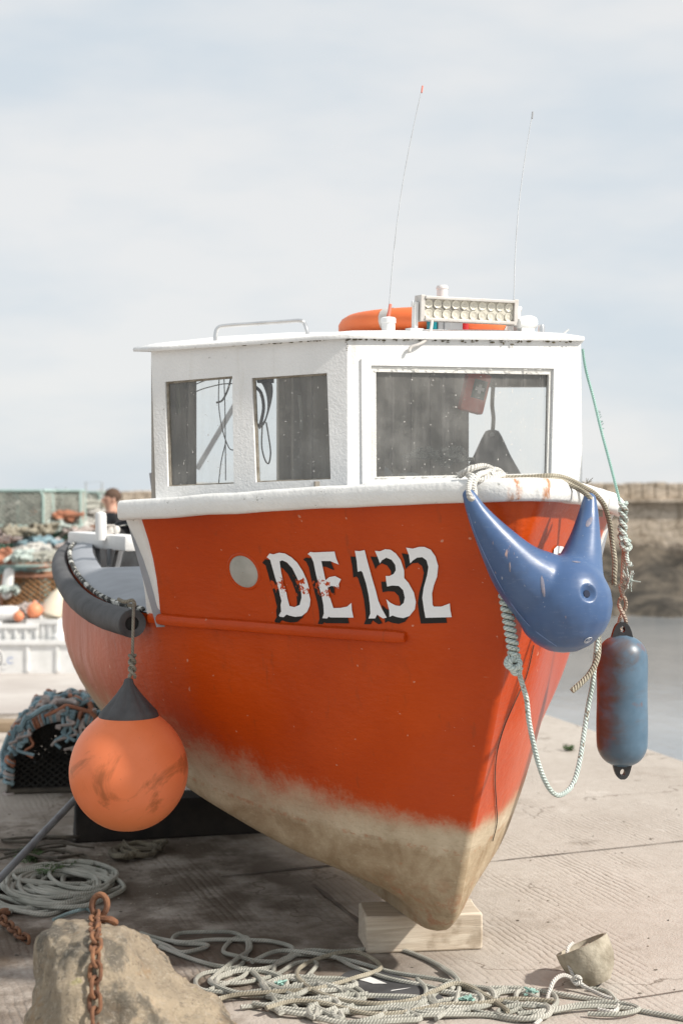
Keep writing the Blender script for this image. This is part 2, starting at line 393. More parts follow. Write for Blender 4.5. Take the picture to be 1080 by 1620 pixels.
def concrete_material():
    s = NT('slipway_concrete'); v = s.co()
    rot = s.map(v, rot=(0, 0, -R(20)))            # x across the slip, y along it
    x = s.sep(rot)
    warp = s.noise(v, 3.0, 4); fine = s.noise(v, 90, 4, 0.7); med = s.noise(v, 16, 5, 0.6); big = s.noise(v, 0.9, 5, 0.6)
    gx = s.math('ADD', s.math('MULTIPLY', x[0], 1 / 0.029), s.math('ADD', s.math('MULTIPLY', warp, 1.6), s.math('MULTIPLY', med, 0.9)))
    gv = s.math('MULTIPLY_ADD', s.math('SINE', s.math('MULTIPLY', gx, 2 * math.pi)), 0.5, 0.5)
    gvis = s.step(s.noise(s.map(rot, (2.2, 0.7, 1)), 1.7, 4), 0.40, 0.75)
    groove = s.math('MULTIPLY', s.math('POWER', gv, 2.5), gvis)
    col = s.ramp(big, 0.25, 0.75, (0.41, 0.365, 0.32), (0.52, 0.475, 0.425))
    col = s.mix(s.math('MULTIPLY', s.step(med, 0.40, 0.72), 0.35), col, (0.35, 0.30, 0.25))
    col = s.mix(s.math('MULTIPLY', s.step(fine, 0.55, 0.75), 0.30), col, (0.52, 0.47, 0.42))
    col = s.mix(s.math('MULTIPLY', s.step(s.noise(v, 150, 2, 0.5), 0.64, 0.70), 0.45), col, (0.17, 0.13, 0.10))
    col = s.mix(s.math('MULTIPLY', groove, 0.26), col, (0.24, 0.19, 0.15))
    # dark damp dirt in blots
    dirt = s.step(s.math('ADD', s.noise(v, 2.1, 6, 0.7), s.math('MULTIPLY', s.step(s.sep(v)[0], -0.3, -1.4), 0.10)), 0.60, 0.72)
    col = s.mix(s.math('MULTIPLY', dirt, 0.6), col, (0.12, 0.09, 0.065))
    # shade under and beside the boat, painted into the concrete colour, broken by noise
    boat_shade = s.math('MULTIPLY', s.step(x[0], 2.35, 1.75), s.step(x[1], 8.2, 6.6)); boat_shade = s.math('MULTIPLY', boat_shade, s.step(x[1], 4.1, 4.7))
    boat_shade = s.math('MULTIPLY', boat_shade, s.step(s.math('ADD', s.noise(v, 2.6, 6, 0.65), 0.0), 0.30, 0.58))
    col = s.mix(s.math('MULTIPLY', boat_shade, 0.82), col, (0.080, 0.054, 0.034))
    blot = s.step(s.noise(s.map(v, loc=(5, 2, 0)), 1.3, 7, 0.72), 0.57, 0.63)
    col = s.mix(s.math('MULTIPLY', blot, 0.28), col, (0.26, 0.215, 0.175))
    pale = s.step(s.noise(s.map(v, loc=(1, 9, 0)), 2.4, 6, 0.7), 0.60, 0.68)
    col = s.mix(s.math('MULTIPLY', pale, 0.30), col, (0.66, 0.62, 0.57))
    vo = s.n('ShaderNodeTexVoronoi', feature='DISTANCE_TO_EDGE'); wv_ = s.n('ShaderNodeVectorMath', operation='ADD'); s.l(v, wv_.inputs[0]); cn_ = s.n('ShaderNodeTexNoise'); cn_.inputs['Scale'].default_value = 2.2; cn_.inputs['Detail'].default_value = 6; s.l(v, cn_.inputs['Vector']); s.l(cn_.outputs['Color'], wv_.inputs[1]); s.l(wv_.outputs[0], vo.inputs['Vector']); vo.inputs['Scale'].default_value = 0.75
    crack = s.math('MULTIPLY', s.step(vo.outputs['Distance'], 0.007, 0.002), s.step(s.noise(v, 1.1, 3), 0.46, 0.56))
    col = s.mix(s.math('MULTIPLY', crack, 0.7), col, (0.14, 0.11, 0.085))
    h = s.math('ADD', s.math('MULTIPLY', groove, -0.55), s.math('ADD', s.math('MULTIPLY', fine, 0.6), s.math('MULTIPLY', med, 0.7)))
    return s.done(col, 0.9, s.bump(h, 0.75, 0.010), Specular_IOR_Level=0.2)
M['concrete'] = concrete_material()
M['joint'] = simple('joint_filler', (0.16, 0.125, 0.10), (0.09, 0.07, 0.055), 0.9, 20)
M['yard'] = simple('yard_concrete', (0.50, 0.465, 0.43), (0.40, 0.36, 0.33), 0.9, 1.5, 0.3, 30, 0.01)

# ------------------------------------------------------------------ ground, water, harbour wall
ED = Vector((-math.sin(R(17.0)), math.cos(R(17.0)), 0)); E0 = Vector((2.12, 8.84, 0))   # quay edge
def edge(t): return E0 + ED * t
g = MB()
near_r, far_r = edge(-14), edge(30)
nxt = 40
for i in range(nxt):                              # one sheet, finely cut so that it can undulate
    pass
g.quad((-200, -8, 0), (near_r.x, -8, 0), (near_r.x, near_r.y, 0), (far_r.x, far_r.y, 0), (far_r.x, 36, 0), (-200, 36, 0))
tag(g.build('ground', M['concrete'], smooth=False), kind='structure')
q = MB(); off = Vector((0.35, 0.1, 0))
q.quad(near_r + Vector((0, 0, -0.004)), far_r + Vector((0, 0, -0.004)), far_r + Vector((0.1, 0, -2.5)), near_r + Vector((0.1, 0, -2.5)))
tag(q.build('quay_edge', M['yard'], smooth=False), kind='structure')
yd = MB(); yd.quad((-60, 10.75, 0.004), (-1.3, 10.75, 0.004), (-4.3, 33, 0.004), (-60, 33, 0.004))
tag(yd.build('yard_paving', M['yard'], smooth=False), kind='structure')

def joint(a, b, w):
    a, b = Vector(a), Vector(b); d = (b - a).normalized(); n = Vector((-d.y, d.x, 0)) * w / 2; j = MB()
    N = 24; l = []; r = []
    for i in range(N + 1):
        p = a.lerp(b, i / N); k = w * 0.5 * (0.7 + 0.9 * noise.noise(p * 9)); c = n.normalized() * (noise.noise(p * 5) * 0.006)
        l.append(p + c + n.normalized() * k + Vector((0, 0, 0.004))); r.append(p + c - n.normalized() * k + Vector((0, 0, 0.004)))
    for i in range(N): j.quad(l[i], r[i], r[i + 1], l[i + 1])
    return tag(j.build('paving_joint', M['joint'], smooth=False), kind='structure')
ja, jb = Gd(700, 1372), Gd(1120, 1327); dj = (jb - ja).normalized()
joint(ja - dj * 0.1, jb + dj * 0.6, 0.012)
jc = Gd(350, 1388); joint(jc, jc + dj * 1.3, 0.03)
jd = Gd(905, 1595); joint(jd, jd + dj * 2.0, 0.008)
pd = Vector((math.sin(R(20)), -math.cos(R(20)), 0))
je = Gd(495, 1400); joint(je, je + pd * 0.9, 0.02)

def water_material():
    s = NT('harbour_water'); v = s.co()
    n = s.noise(s.map(v, (1, 0.45, 1)), 3.2, 5, 0.6)
    col = s.ramp(s.noise(v, 0.35, 4), 0.3, 0.7, (0.20, 0.215, 0.225), (0.31, 0.32, 0.325))
    return s.done(col, 0.16, s.bump(n, 0.22, 0.05), Specular_IOR_Level=0.7)
M['water'] = water_material()
w = MB(); w.quad((-300, -20, -0.72), (600, -20, -0.72), (600, 1500, -0.72), (-300, 1500, -0.72))
tag(w.build('water', M['water'], smooth=False), kind='structure')

def stone_material(name, a, b, dark, weed):
    s = NT(name); v = s.co(); mp = s.map(v, rot=(R(90), 0, 0))
    br = s.n('ShaderNodeTexBrick'); wv = s.n('ShaderNodeVectorMath', operation='ADD'); s.l(s.map(v, (1, 1, 1), rot=(R(90), 0, 0)), wv.inputs[0]); nv = s.n('ShaderNodeTexNoise'); nv.inputs['Scale'].default_value = 2.5; s.l(v, nv.inputs['Vector']); ns_ = s.n('ShaderNodeVectorMath', operation='SCALE'); s.l(nv.outputs['Color'], ns_.inputs[0]); ns_.inputs['Scale'].default_value = 0.35; s.l(ns_.outputs[0], wv.inputs[1]); s.l(wv.outputs[0], br.inputs['Vector'])
    br.inputs['Color1'].default_value = (*a, 1); br.inputs['Color2'].default_value = (*b, 1); br.inputs['Mortar'].default_value = (*dark, 1)
    br.inputs['Scale'].default_value = 1.0; br.inputs['Brick Width'].default_value = 0.34; br.inputs['Row Height'].default_value = 0.19; br.inputs['Mortar Size'].default_value = 0.012; br.offset = 0.37; br.squash = 1.4; br.squash_frequency = 3
    n = s.noise(v, 3.5, 6, 0.7); n2 = s.noise(s.map(v, (1, 1, 0.3)), 2.2, 5, 0.7)
    col = s.mix(s.math('MULTIPLY', s.step(n, 0.35, 0.7), 0.6), br.outputs[0], a)
    col = s.mix(s.math('MULTIPLY', s.step(n2, 0.5, 0.68), 0.6), col, dark)
    z = s.sep(v)[2]
    col = s.mix(s.math('MULTIPLY', s.step(s.math('ADD', z, s.math('MULTIPLY', n, 0.5)), 0.95, 0.6), 0.85), col, weed)
    return s.done(col, 0.92, s.bump(s.noise(v, 6, 5, 0.7), 0.8, 0.08))
M['stone'] = stone_material('harbour_stone', (0.60, 0.51, 0.41), (0.46, 0.38, 0.29), (0.22, 0.17, 0.12), (0.06, 0.05, 0.04))
def wall_run(name, x0, x1, y0, y1, ztop, label, n=60):
    root = empty(name, ((x0 + x1) / 2, (y0 + y1) / 2, 0)); tag(root, label, 'wall')
    a, b = Vector((x0, y0, 0)), Vector((x1, y1, 0)); d = (b - a).normalized(); nn = Vector((d.y, -d.x, 0))
    m = MB()
    def zt(t): return ztop + 0.05 * noise.noise(Vector((t * 1.3, ztop, 2)))
    for i in range(n):
        t0, t1 = i / n, (i + 1) / n; p, q = a.lerp(b, t0), a.lerp(b, t1); L = (b - a).length
        z0, z1 = ztop - 0.42, ztop - 0.42
        o = nn * 0.12
        m.quad(p + o + Vector((0, 0, -1.5)), q + o + Vector((0, 0, -1.5)), q + Vector((0, 0, z1)), p + Vector((0, 0, z0)))
    m.build('wall_face', M['stone'], root, smooth=False)
    k = MB()
    for i in range(n * 2):
        t0, t1 = (i + 0.03) / (n * 2), (i + 0.97) / (n * 2); p, q = a.lerp(b, t0), a.lerp(b, t1); c = (p + q) / 2
        hh = 0.36 + 0.07 * noise.noise(Vector((i * 0.7, 3, ztop)))
        k.box(c + Vector((0, 0, ztop - 0.43 + hh / 2)) - nn * 0.59 , ((q - p).length, 1.2, hh), Matrix((d, Vector((-d.y, d.x, 0)), Vector((0, 0, 1)))).transposed())
    k.build('coping', M['stone'], root, smooth=False, bevel=0.02)
    lg = MB(); lg.box((a + b) / 2 + nn * 0.05 + Vector((0, 0, ztop - 0.47)), ((b - a).length, 0.24, 0.07), Matrix((d, Vector((-d.y, d.x, 0)), Vector((0, 0, 1)))).transposed())
    lg.build('ledge', M['stone'], root, smooth=False)
    return root
wall_run('harbour_wall', -3.5, 30, 33.0, 31.0, 2.02, 'long weathered stone harbour wall beyond the water')
wall_run('yard_wall', -40, -3.6, 37.0, 35.0, 1.84, 'low rubble stone wall behind the lobster creel yard')
sh = MB(); nx, ny = 150, 12
for j in range(ny + 1):
    for i in range(nx + 1):
        x = -4 + 34 * i / nx; t = j / ny; y = 27.8 + 5.0 * t - 0.05 * (x - 4)
        h = noise.fractal(Vector((x * 0.9, y * 0.9, 1.7)), 0.9, 2.2, 4)
        sh.v.append(Vector((x, y, -0.85 + 1.35 * t ** 0.8 + 0.30 * h)))
for j in range(ny):
    for i in range(nx):
        a = j * (nx + 1) + i; sh.f.append((a, a + 1, a + nx + 2, a + nx + 1))
s = NT('weedy_rock'); v = s.co()
colr = s.ramp(s.noise(v, 1.1, 6, 0.7), 0.42, 0.70, (0.030, 0.025, 0.018), (0.19, 0.155, 0.115))
M['shore'] = s.done(colr, 0.85, s.bump(s.noise(v, 4, 5, 0.7), 0.8, 0.1))
tag(sh.build('rocky_shore', M['shore']), kind='structure')

# ------------------------------------------------------------------ THE BOAT
A = R(20.0); SX, SY = 0.557, 4.32
boat = empty('fishing_boat', (SX, SY, 0), A)
tag(boat, 'orange red wooden fishing boat with white wheelhouse, propped on the slipway', 'boat')
BM = wmat(boat)
def B(s, q, z): return BM @ Vector((q, s, z))     # boat frame: aft of the stem head, to port, up

LX = [(.115,.012,1.205),(.16,.065,1.206),(.33,.25,1.21),(.58,.43,1.21),(.86,.62,1.212),(1.20,.885,1.222),(1.8,.97,1.246),(2.7,.925,1.318),(3.5,.79,1.39),(4.1,.52,1.45),(4.45,.012,1.48)]
LG = [(0,.012,1.70),(.03,.10,1.698),(.2,.275,1.69),(.45,.49,1.675),(.75,.74,1.655),(1.135,1.0,1.63)]
LM = [(.265,.012,.83),(.31,.065,.832),(.46,.235,.84),(.69,.42,.85),(.97,.60,.87),(1.3,.82,.90),(1.85,.95,.93),(2.7,.95,.98),(3.5,.82,1.05),(4.05,.49,1.12),(4.40,.012,1.18)]
LC = [(.42,.012,.46),(.47,.07,.468),(.60,.21,.483),(.816,.385,.506),(1.1,.55,.555),(1.4,.69,.612),(1.9,.80,.65),(2.7,.84,.72),(3.5,.72,.79),(4.0,.45,.82),(4.3,.012,.9)]
LT = [(.50,.012,.26),(.54,.06,.27),(.64,.14,.29),(.79,.25,.32),(1.02,.41,.37),(1.38,.57,.45),(1.9,.6,.47),(2.7,.6,.48),(3.5,.45,.55),(3.95,.25,.62),(4.2,.012,.7)]
LK = [(.575,.012,.17),(.62,.045,.175),(.75,.06,.19),(.95,.06,.22),(1.2,.055,.25),(1.6,.05,.27),(2.0,.05,.28),(2.7,.05,.29),(3.5,.05,.32),(3.9,.04,.38),(4.1,.012,.45)]
LB = [(.63,.012,.145),(.69,.03,.139),(.8,.035,.137),(.98,.035,.137),(1.2,.035,.137),(1.6,.035,.137),(2.0,.035,.137),(2.7,.035,.137),(3.5,.035,.137),(3.9,.03,.14),(4.1,.012,.15)]
NS = 8
def dens(L): return cr(L, NS)
cX, cM, cC, cT, cK, cB = [dens(l) for l in (LX, LM, LC, LT, LK, LB)]
cG = dens(LG); NG = len(cG)                      # bulwark columns
def crv(a, b, c, d, t):
    return 0.5 * ((2*b)+(c-a)*t+(2*a-5*b+4*c-d)*t*t+(3*b-a-3*c+d)*t**3)
def column(j):
    pts = [cX[j], cM[j], cC[j], cT[j], cK[j], cB[j]]
    out = []
    for i in range(5):
        a = pts[i - 1] if i else pts[0] * 2 - pts[1]; d = pts[i + 2] if i < 4 else pts[5]
        n = (7, 6, 5, 5, 2)[i]
        for k in range(n): out.append(crv(a, pts[i], pts[i + 1], d, k / n))
    out.append(pts[5]); return out
hull = MB()
cols = [column(j) for j in range(len(cX))]; NR = len(cols[0])
def bul(j):                                       # bulwark column, top to sheer, slight hollow flare
    a, b = cG[j], cX[j]; o = []
    for k in range(6):
        t = k / 6; p = a.lerp(b, t); p.y -= 0.020 * math.sin(math.pi * t) * min(1, j / 10); o.append(p)
    return o
idx = {}
for sgn in (-1, 1):
    for j in range(len(cX)):
        rows = (bul(j) if j < NG else []) + cols[j]
        o0 = 6 if j < NG else 0
        for k, p in enumerate(rows):
            idx[(sgn, j, k - o0)] = len(hull.v); hull.v.append(B(p.x, sgn * p.y, p.z))
    for j in range(len(cX) - 1):
        for k in range(-6 if j + 1 < NG else 0, NR - 1):
            hull.f.append((idx[(sgn, j, k)], idx[(sgn, j + 1, k)], idx[(sgn, j + 1, k + 1)], idx[(sgn, j, k + 1)]))
for k in range(-6, NR - 1): hull.f.append((idx[(-1, 0, k)], idx[(-1, 0, k + 1)], idx[(1, 0, k + 1)], idx[(1, 0, k)]))
last = len(cX) - 1
for k in range(NR - 1): hull.f.append((idx[(-1, last, k)], idx[(1, last, k)], idx[(1, last, k + 1)], idx[(-1, last, k + 1)]))
for j in range(last): hull.f.append((idx[(-1, j, NR - 1)], idx[(-1, j + 1, NR - 1)], idx[(1, j + 1, NR - 1)], idx[(1, j, NR - 1)]))
bvh = BVHTree.FromPolygons([tuple(p) for p in hull.v], hull.f)
hull_o = hull.build('hull', M['hull'], boat, angle=50)
EYE = Vector((0, 0, HC))
def onhull(px, py, off=0.0):
    h = bvh.ray_cast(EYE, ray(px, py).normalized())
    if h[0] is None: return None
    n = h[1] if h[1].dot(ray(px, py)) < 0 else -h[1]
    return h[0] + n * off
def hulln(px, py):
    h = bvh.ray_cast(EYE, ray(px, py).normalized()); n = h[1]
    return n if n.dot(ray(px, py)) < 0 else -n

# foredeck and inner face of the bulwark
fd = MB(); prev = None
for j in range(NG):
    c = cG[j]; l, r = B(c.x + .02, -(c.y - .01), c.z - .05), B(c.x + .02, (c.y - .01), c.z - .05)
    if prev: fd.quad(prev[0], prev[1], r, l)
    prev = (l, r)
l2, r2 = B(1.15, -.88, 1.18), B(1.15, .88, 1.18); fd.quad(prev[0], prev[1], r2, l2)
fd.build('foredeck', M['deck_grey'], boat)

# white gunwale capping swept round the bow
def sweep(path, prof, name, mat, parent, closed_ends=True, ang=50, normals=None):
    m = MB(); n = len(prof); b0 = 0
    for i, p in enumerate(path):
        t = (path[min(i + 1, len(path) - 1)] - path[max(i - 1, 0)]); t.z = 0; t.normalize(); out = Vector((t.y, -t.x, 0))
        for a, b in prof: m.v.append(p + out * a + Vector((0, 0, b)))
    for i in range(len(path) - 1):
        for k in range(n):
            k2 = (k + 1) % n; m.f.append((i*n+k, i*n+k2, (i+1)*n+k2, (i+1)*n+k))
    if closed_ends:
        m.f.append(tuple(range(n))); m.f.append(tuple((len(path)-1)*n + k for k in range(n)))
    return m.build(name, mat, parent, angle=ang)
gp = [B(p.x, -p.y, p.z) for p in reversed(cG)][:-1] + [B(-.006, 0, 1.70)] + [B(p.x, p.y, p.z) for p in cG][1:]
for p in gp:
    p.z += 0.004 * noise.noise(p * 6)
prof = [(.0, .006), (.020, .004), (.030, -.006), (.033, -.03), (.030, -.056), (.022, -.064), (.004, -.066), (-.03, -.05), (-.05, -.0), (-.03, .006)]
sweep(gp, prof, 'gunwale', M['gunwale'], boat)
# white trim down the after edge of each bulwark
for sgn in (-1, 1):
    c5, x5 = cG[NG - 1], cX[NG - 1]; m = MB(); rows = bul(NG - 1) + [x5]
    pr = []
    for i, p in enumerate(rows):
        w0 = 0.046
        o = B(p.x - w0, sgn * (p.y - w0 * .72 + .020), p.z); a = B(p.x + .010, sgn * (p.y + .018), p.z); b = B(p.x + .010, sgn * (p.y - .04), p.z); c = B(p.x - w0, sgn * (p.y - .075), p.z)
        pr.append((o, a, b, c))
    for i in range(len(pr) - 1):
        for k in range(4): m.quad(pr[i][k], pr[i][(k + 1) % 4], pr[i + 1][(k + 1) % 4], pr[i + 1][k])
    m.quad(*pr[-1])
    m.build('bulwark_trim', M['gunwale'], boat, bevel=.006)
    # half-round rubbing strake along the knuckle
    st = [B(p.x, sgn * (p.y + .006), p.z - .012) for p in cX[int(2.05 * NS):NG]]
    rad = [0.0175 * (0.8 if i == 0 else 1) for i in range(len(st))]
    k = MB().tube(st, rad, 10, ell=(1.15, .8)); k.build('rubbing_strake', M['hull'], boat)

# after deck: black hose fender, grey raised coaming, cockpit
hp = []
for sgn in (-1, 1):
    seg = [B(p.x, sgn * (p.y + .045), p.z - .035) for p in cX[NG - 1:]]
    hp.append(seg)
path = [B(1.215, -.955, 1.19)] + hp[0][2:-2] + [B(4.53, 0, 1.445)] + list(reversed(hp[1]))[2:]
path = cr(path, 2)
hose = MB().tube(path, lambda i: max(.040, .052 - .00030 * min(i, len(path) - i)) + .002 * noise.noise(Vector((i * .6, 1, 1))), 14, caps=False)
ho = hose.build('hose_fender', M['black_rubber'], boat)
e0, e1 = path[0], path[1]; dd = (e1 - e0).normalized()
MB().lathe([(.052, 0), (.051, -.006), (.036, -.006), (.026, -.002), (.024, .06), (.001, .06)], e0, dd, 18, close=False).build('hose_end', M['black_rubber'], ho)
MB().lathe([(.0238, .004), (.001, .004)], e0, dd, 16, close=False).build('hose_hollow', M['dark_hole'], ho)
def ringline(j0, j1, ins, dz):
    o = []
    for j, p in enumerate(cX[j0:j1]):
        k = (ins * (1 + 1.2 * (ins > .2))) if j < 14 else ins * .45
        o.append((p.x - ins * .1, max(p.y - k, 0.0), p.z + dz * (1 if j < 14 else .6)))
    return o
JA = NG - 1
for sgn in (-1, 1):
    dk = MB(); a = ringline(JA, last + 1, .0, .004); b = ringline(JA, last + 1, .035, .022); c = ringline(JA, last + 1, .12, .045); d = ringline(JA, last + 1, .24, .055); e2 = ringline(JA, last + 1, .27, .03); f2 = ringline(JA, last + 1, .27, -.35)
    rows = [a, b, c, d, e2, f2]
    for r0, r1 in zip(rows[:4], rows[1:4]):
        for i in range(len(a) - 1): dk.quad(*[B(q[0], sgn * q[1], q[2]) for q in (r0[i], r0[i+1], r1[i+1], r1[i])])
    dk.build('side_deck', M['deck_grey'], boat)
    ck = MB()
    for r0, r1 in zip(rows[3:5], rows[4:6]):
        for i in range(len(a) - 1): ck.quad(*[B(q[0], sgn * q[1], q[2]) for q in (r0[i], r0[i+1], r1[i+1], r1[i])])
    ck.build('cockpit_side', M['cockpit'], boat)
M['deck_edge'] = simple('flaking_edge', (0.62, 0.61, 0.56), (0.035, 0.035, 0.03), .9, 22, .4, 60, .006, lo=.50, hi=.58)
# moulding between hose and deck, flaking white
mo = MB().tube([B(p.x, -(p.y + .0), p.z + .012) for p in cX[JA + 1:-4]], .011, 6); mo.build('deck_edge', M['deck_edge'], boat)
flo = MB(); prev = None
for p in cX[JA:]:
    l, r = B(p.x, -max(p.y - .25, 0), .95), B(p.x, max(p.y - .25, 0), .95)
    if prev: flo.quad(prev[0], prev[1], r, l)
    prev = (l, r)
flo.build('cockpit_floor', M['cockpit'], boat)
# stern turtle deck with white cap
sd = MB(); rows = []
for j in range(JA + 30, last + 1):
    p = cX[j]; bb = max(p.y - .05, .0); row = []
    for k in range(9):
        t = k / 8 * 2 - 1; row.append(B(p.x, bb * t, p.z + .03 + .13 * (1 - t * t)))
    rows.append(row)
for i in range(len(rows) - 1):
    for k in range(8): sd.quad(rows[i][k], rows[i+1][k], rows[i+1][k+1], rows[i][k+1])
sd.build('stern_deck', M['deck_grey'], boat)
bm_ = MB(); bm_.bar(P(124, 852, 7.5), P(216, 860, 6.9), .12, .075)
bm_.build('thwart_beam', M['white'], boat, bevel=.012)
for a_, b_, r_ in (((173, 868, 7.0), (173, 895, 7.0), .011), ((190, 868, 7.2), (183, 900, 7.2), .02), ((152, 868, 7.2), (155, 905, 7.2), .02)): MB().tube([P(*a_), P(*b_)], r_, 8).build('beam_post', M['plastic_grey'], boat)
hc = P(160, 845, 7.05); MB().lathe([(.028, -.03), (.028, .09), (.024, .105), (.008, .11)], hc, (0, 0, 1), 14).build('capped_post', M['plastic_white'], boat)
hb = MB(); hb.ball(P(176, 840, 7.1), .026, 10, 1, 1, .9); hb.ball(P(184, 838, 7.1), .022, 10); hb.box(P(170, 843, 7.1), (.05, .05, .03)); hb.tube([P(168, 832, 7.1), P(182, 832, 7.1)], .008, 6)
hb.build('hauler', M['alu'], boat)
sk = MB(); sk.bar(P(245, 795, 6.0), P(239, 748, 6.0), .010, .014); sk.build('tiller_stick', M['plastic_grey'], boat)

# ------------------------------------------------------------------ wheelhouse
ZB = 1.58
def flat(v): return Vector((v.x, v.y, 0))
Nn, Rr, Ee = P(549, 785, 4.785), P(920, 785, 5.09), P(242, 785, 5.0)
n_front = Vector((Rr.y - Nn.y, -(Rr.x - Nn.x), 0)).normalized()
n_side = Vector((Nn.y - Ee.y, -(Nn.x - Ee.x), 0)).normalized()
if n_side.y > 0: n_side = -n_side
if n_front.y > 0: n_front = -n_front
def holed(name, mat, parent, outer, holes, nrm, thick, bevel=0.0):
    m = MB(); loops = [outer] + holes
    tri = tessellate_polygon(loops); flatp = [p for l in loops for p in l]
    N = len(flatp); m.v = [p.copy() for p in flatp] + [p - nrm * thick for p in flatp]
    for t in tri: m.f.append(tuple(t)); m.f.append(tuple(N + k for k in reversed(t)))
    o = 0
    for l in loops:
        k = len(l)
        for i in range(k): a, b = o + i, o + (i + 1) % k; m.f.append((a, b, N + b, N + a))
        o += k
    return m.build(name, mat, parent, smooth=False)
F = lambda px, py: onplane(px, py, Nn, n_front)
S_ = lambda px, py: onplane(px, py, Nn, n_side)
wh = MB(); wh.box(B(1.05, .05, 1.60), (1.2, .8, .05), Matrix.Rotation(A, 3, 'Z'))
wheel = wh.build('wheelhouse', M['interior'], boat, smooth=False)      # its floor; walls are its sub-parts
fw = [F(587, 579), F(873, 584), F(869, 752), F(588, 758)]
holed('front_wall', M['white'], wheel, [F(549, 530), F(918, 534), F(921, 812), F(549.4, 812)], [fw], n_front, .035)
w1 = [S_(261, 604), S_(367.5, 595), S_(370, 765), S_(265.5, 769.5)]
w2 = [S_(398, 598), S_(517, 590), S_(523, 758), S_(404.5, 763)]
holed('side_wall', M['white'], wheel, [S_(239, 551), S_(549, 530), S_(549.4, 812), S_(247.5, 812)], [w1, w2], n_side, .03)
# port wall and after bulkhead
RA, LA = B(1.5, .95, 0), B(1.5, -.80, 0)
def vwall(name, a, b, z0, z1a, z1b, holes, mat, th=.03):
    n = Vector((b.y - a.y, -(b.x - a.x), 0)).normalized()
    return holed(name, mat, wheel, [Vector((a.x, a.y, z1a)), Vector((b.x, b.y, z1b)), Vector((b.x, b.y, z0)), Vector((a.x, a.y, z0))], holes, n, th)
zroof = lambda px, py, D: P(px, py, D).z
rf = [P(547, 528.5, 4.765), P(923, 533, 5.075), B(1.56, 1.0, 0), B(1.56, -.876, 0), P(237.5, 549.5, 4.98)]
rf[2].z = rf[1].z + .03; rf[3].z = P(212, 550.5, rf[3].y).z
pin = .035
Rs = B(.665, .56, 0)
vwall('port_wall', Rs, RA, ZB, rf[1].z - .03, rf[2].z - .03, [], M['white'])
nb = B(1, 0, 0) - B(0, 0, 0); nb.normalize()
Bk = lambda px, py: onplane(px, py, B(1.5, 0, 0), nb)
holes = [[Bk(311, 566), Bk(441, 566), Bk(441, 795), Bk(311, 795)], [Bk(741, 612), Bk(884, 612), Bk(884, 785), Bk(741, 785)]]
s = NT('plank_bulkhead'); v = s.co(); fx = s.math('FRACT', s.math('DIVIDE', s.sep(v)[0], 0.085)); gap = s.step(s.math('ABSOLUTE', s.math('SUBTRACT', fx, 0.5)), 0.44, 0.485)
cc_ = s.ramp(s.noise(s.map(v, (6, 6, 0.5)), 5, 5, 0.65), 0.3, 0.7, (0.36, 0.32, 0.265), (0.54, 0.49, 0.42))
M['planks'] = s.done(s.mix(s.math('MULTIPLY', gap, 0.75), cc_, (0.06, 0.05, 0.04)), 0.8, s.bump(gap, -0.4, 0.01))
holed('after_bulkhead', M['planks'], wheel, [Vector((LA.x, LA.y, rf[3].z - .012)), Vector((RA.x, RA.y, rf[2].z - .012)), Vector((RA.x, RA.y, ZB)), Vector((LA.x, LA.y, ZB))], holes, -nb, .03)
Es = S_(243, 700) + Vector((.03, .03, 0))
vwall('quarter_wall', Es, LA, ZB, rf[4].z - .02, rf[3].z - .02, [], M['interior'], .02)
# roof slab
ro = MB(); c = sum(rf, Vector()) / 5; c.z += .045
ring = cr(rf, 1, True); edgep = []
for i in range(5):
    for k in range(8): edgep.append(rf[i].lerp(rf[(i + 1) % 5], k / 8))
nE = len(edgep)
for fr, dz in ((1.0, -.014), (1.003, -.009), (1.003, -.003), (1.0, .0015), (.9, .016), (.6, .036), (.3, .044)):
    for p in edgep:
        w_ = c.lerp(p, fr); w_.z = p.z + dz; ro.v.append(w_)
for k in range(6):
    for i in range(nE): ro.f.append((k*nE+i, k*nE+(i+1)%nE, (k+1)*nE+(i+1)%nE, (k+1)*nE+i))
ro.f.append(tuple(range(6*nE, 7*nE))); ro.f.append(tuple(reversed(range(nE))))
ro.build('roof', M['white'], wheel, angle=60)
# grime line under the roof lip: short crusts of moss
ms = MB(); random.seed(11)
def crust(px, py, D, r):
    p = P(px, py, D); b0 = len(ms.v)
    ms.ball(p, r, 6, random.uniform(.8, 2.4), .6, random.uniform(.4, 1.3))
for k in range(80):
    px = 270 + 250 * random.random() ** .6; crust(px, 551.5 - (px - 240) * (16.5 / 309) + random.uniform(-1, 1.5), 4.99 - (px - 240) / 309 * .205, .0035 * random.uniform(.4, 1.3))
for k in range(90):
    px = 552 + 366 * random.random() ** 1.4; crust(px, 535 + (px - 549) * .011 + abs(random.gauss(0, 2)), 4.776 + (px - 549) / 371 * .3, .0036 * random.uniform(.3, 1.2))
for k in range(6):
    crust(548.5 + random.uniform(-1.5, 2.5), 538 + k * 3.2, 4.776, .003 * random.uniform(.5, 1.1))
ms.build('moss_crust', simple('moss_crust', (0.15, 0.125, 0.075), (0.07, 0.06, 0.035), .95), wheel)['kind'] = 'stuff'

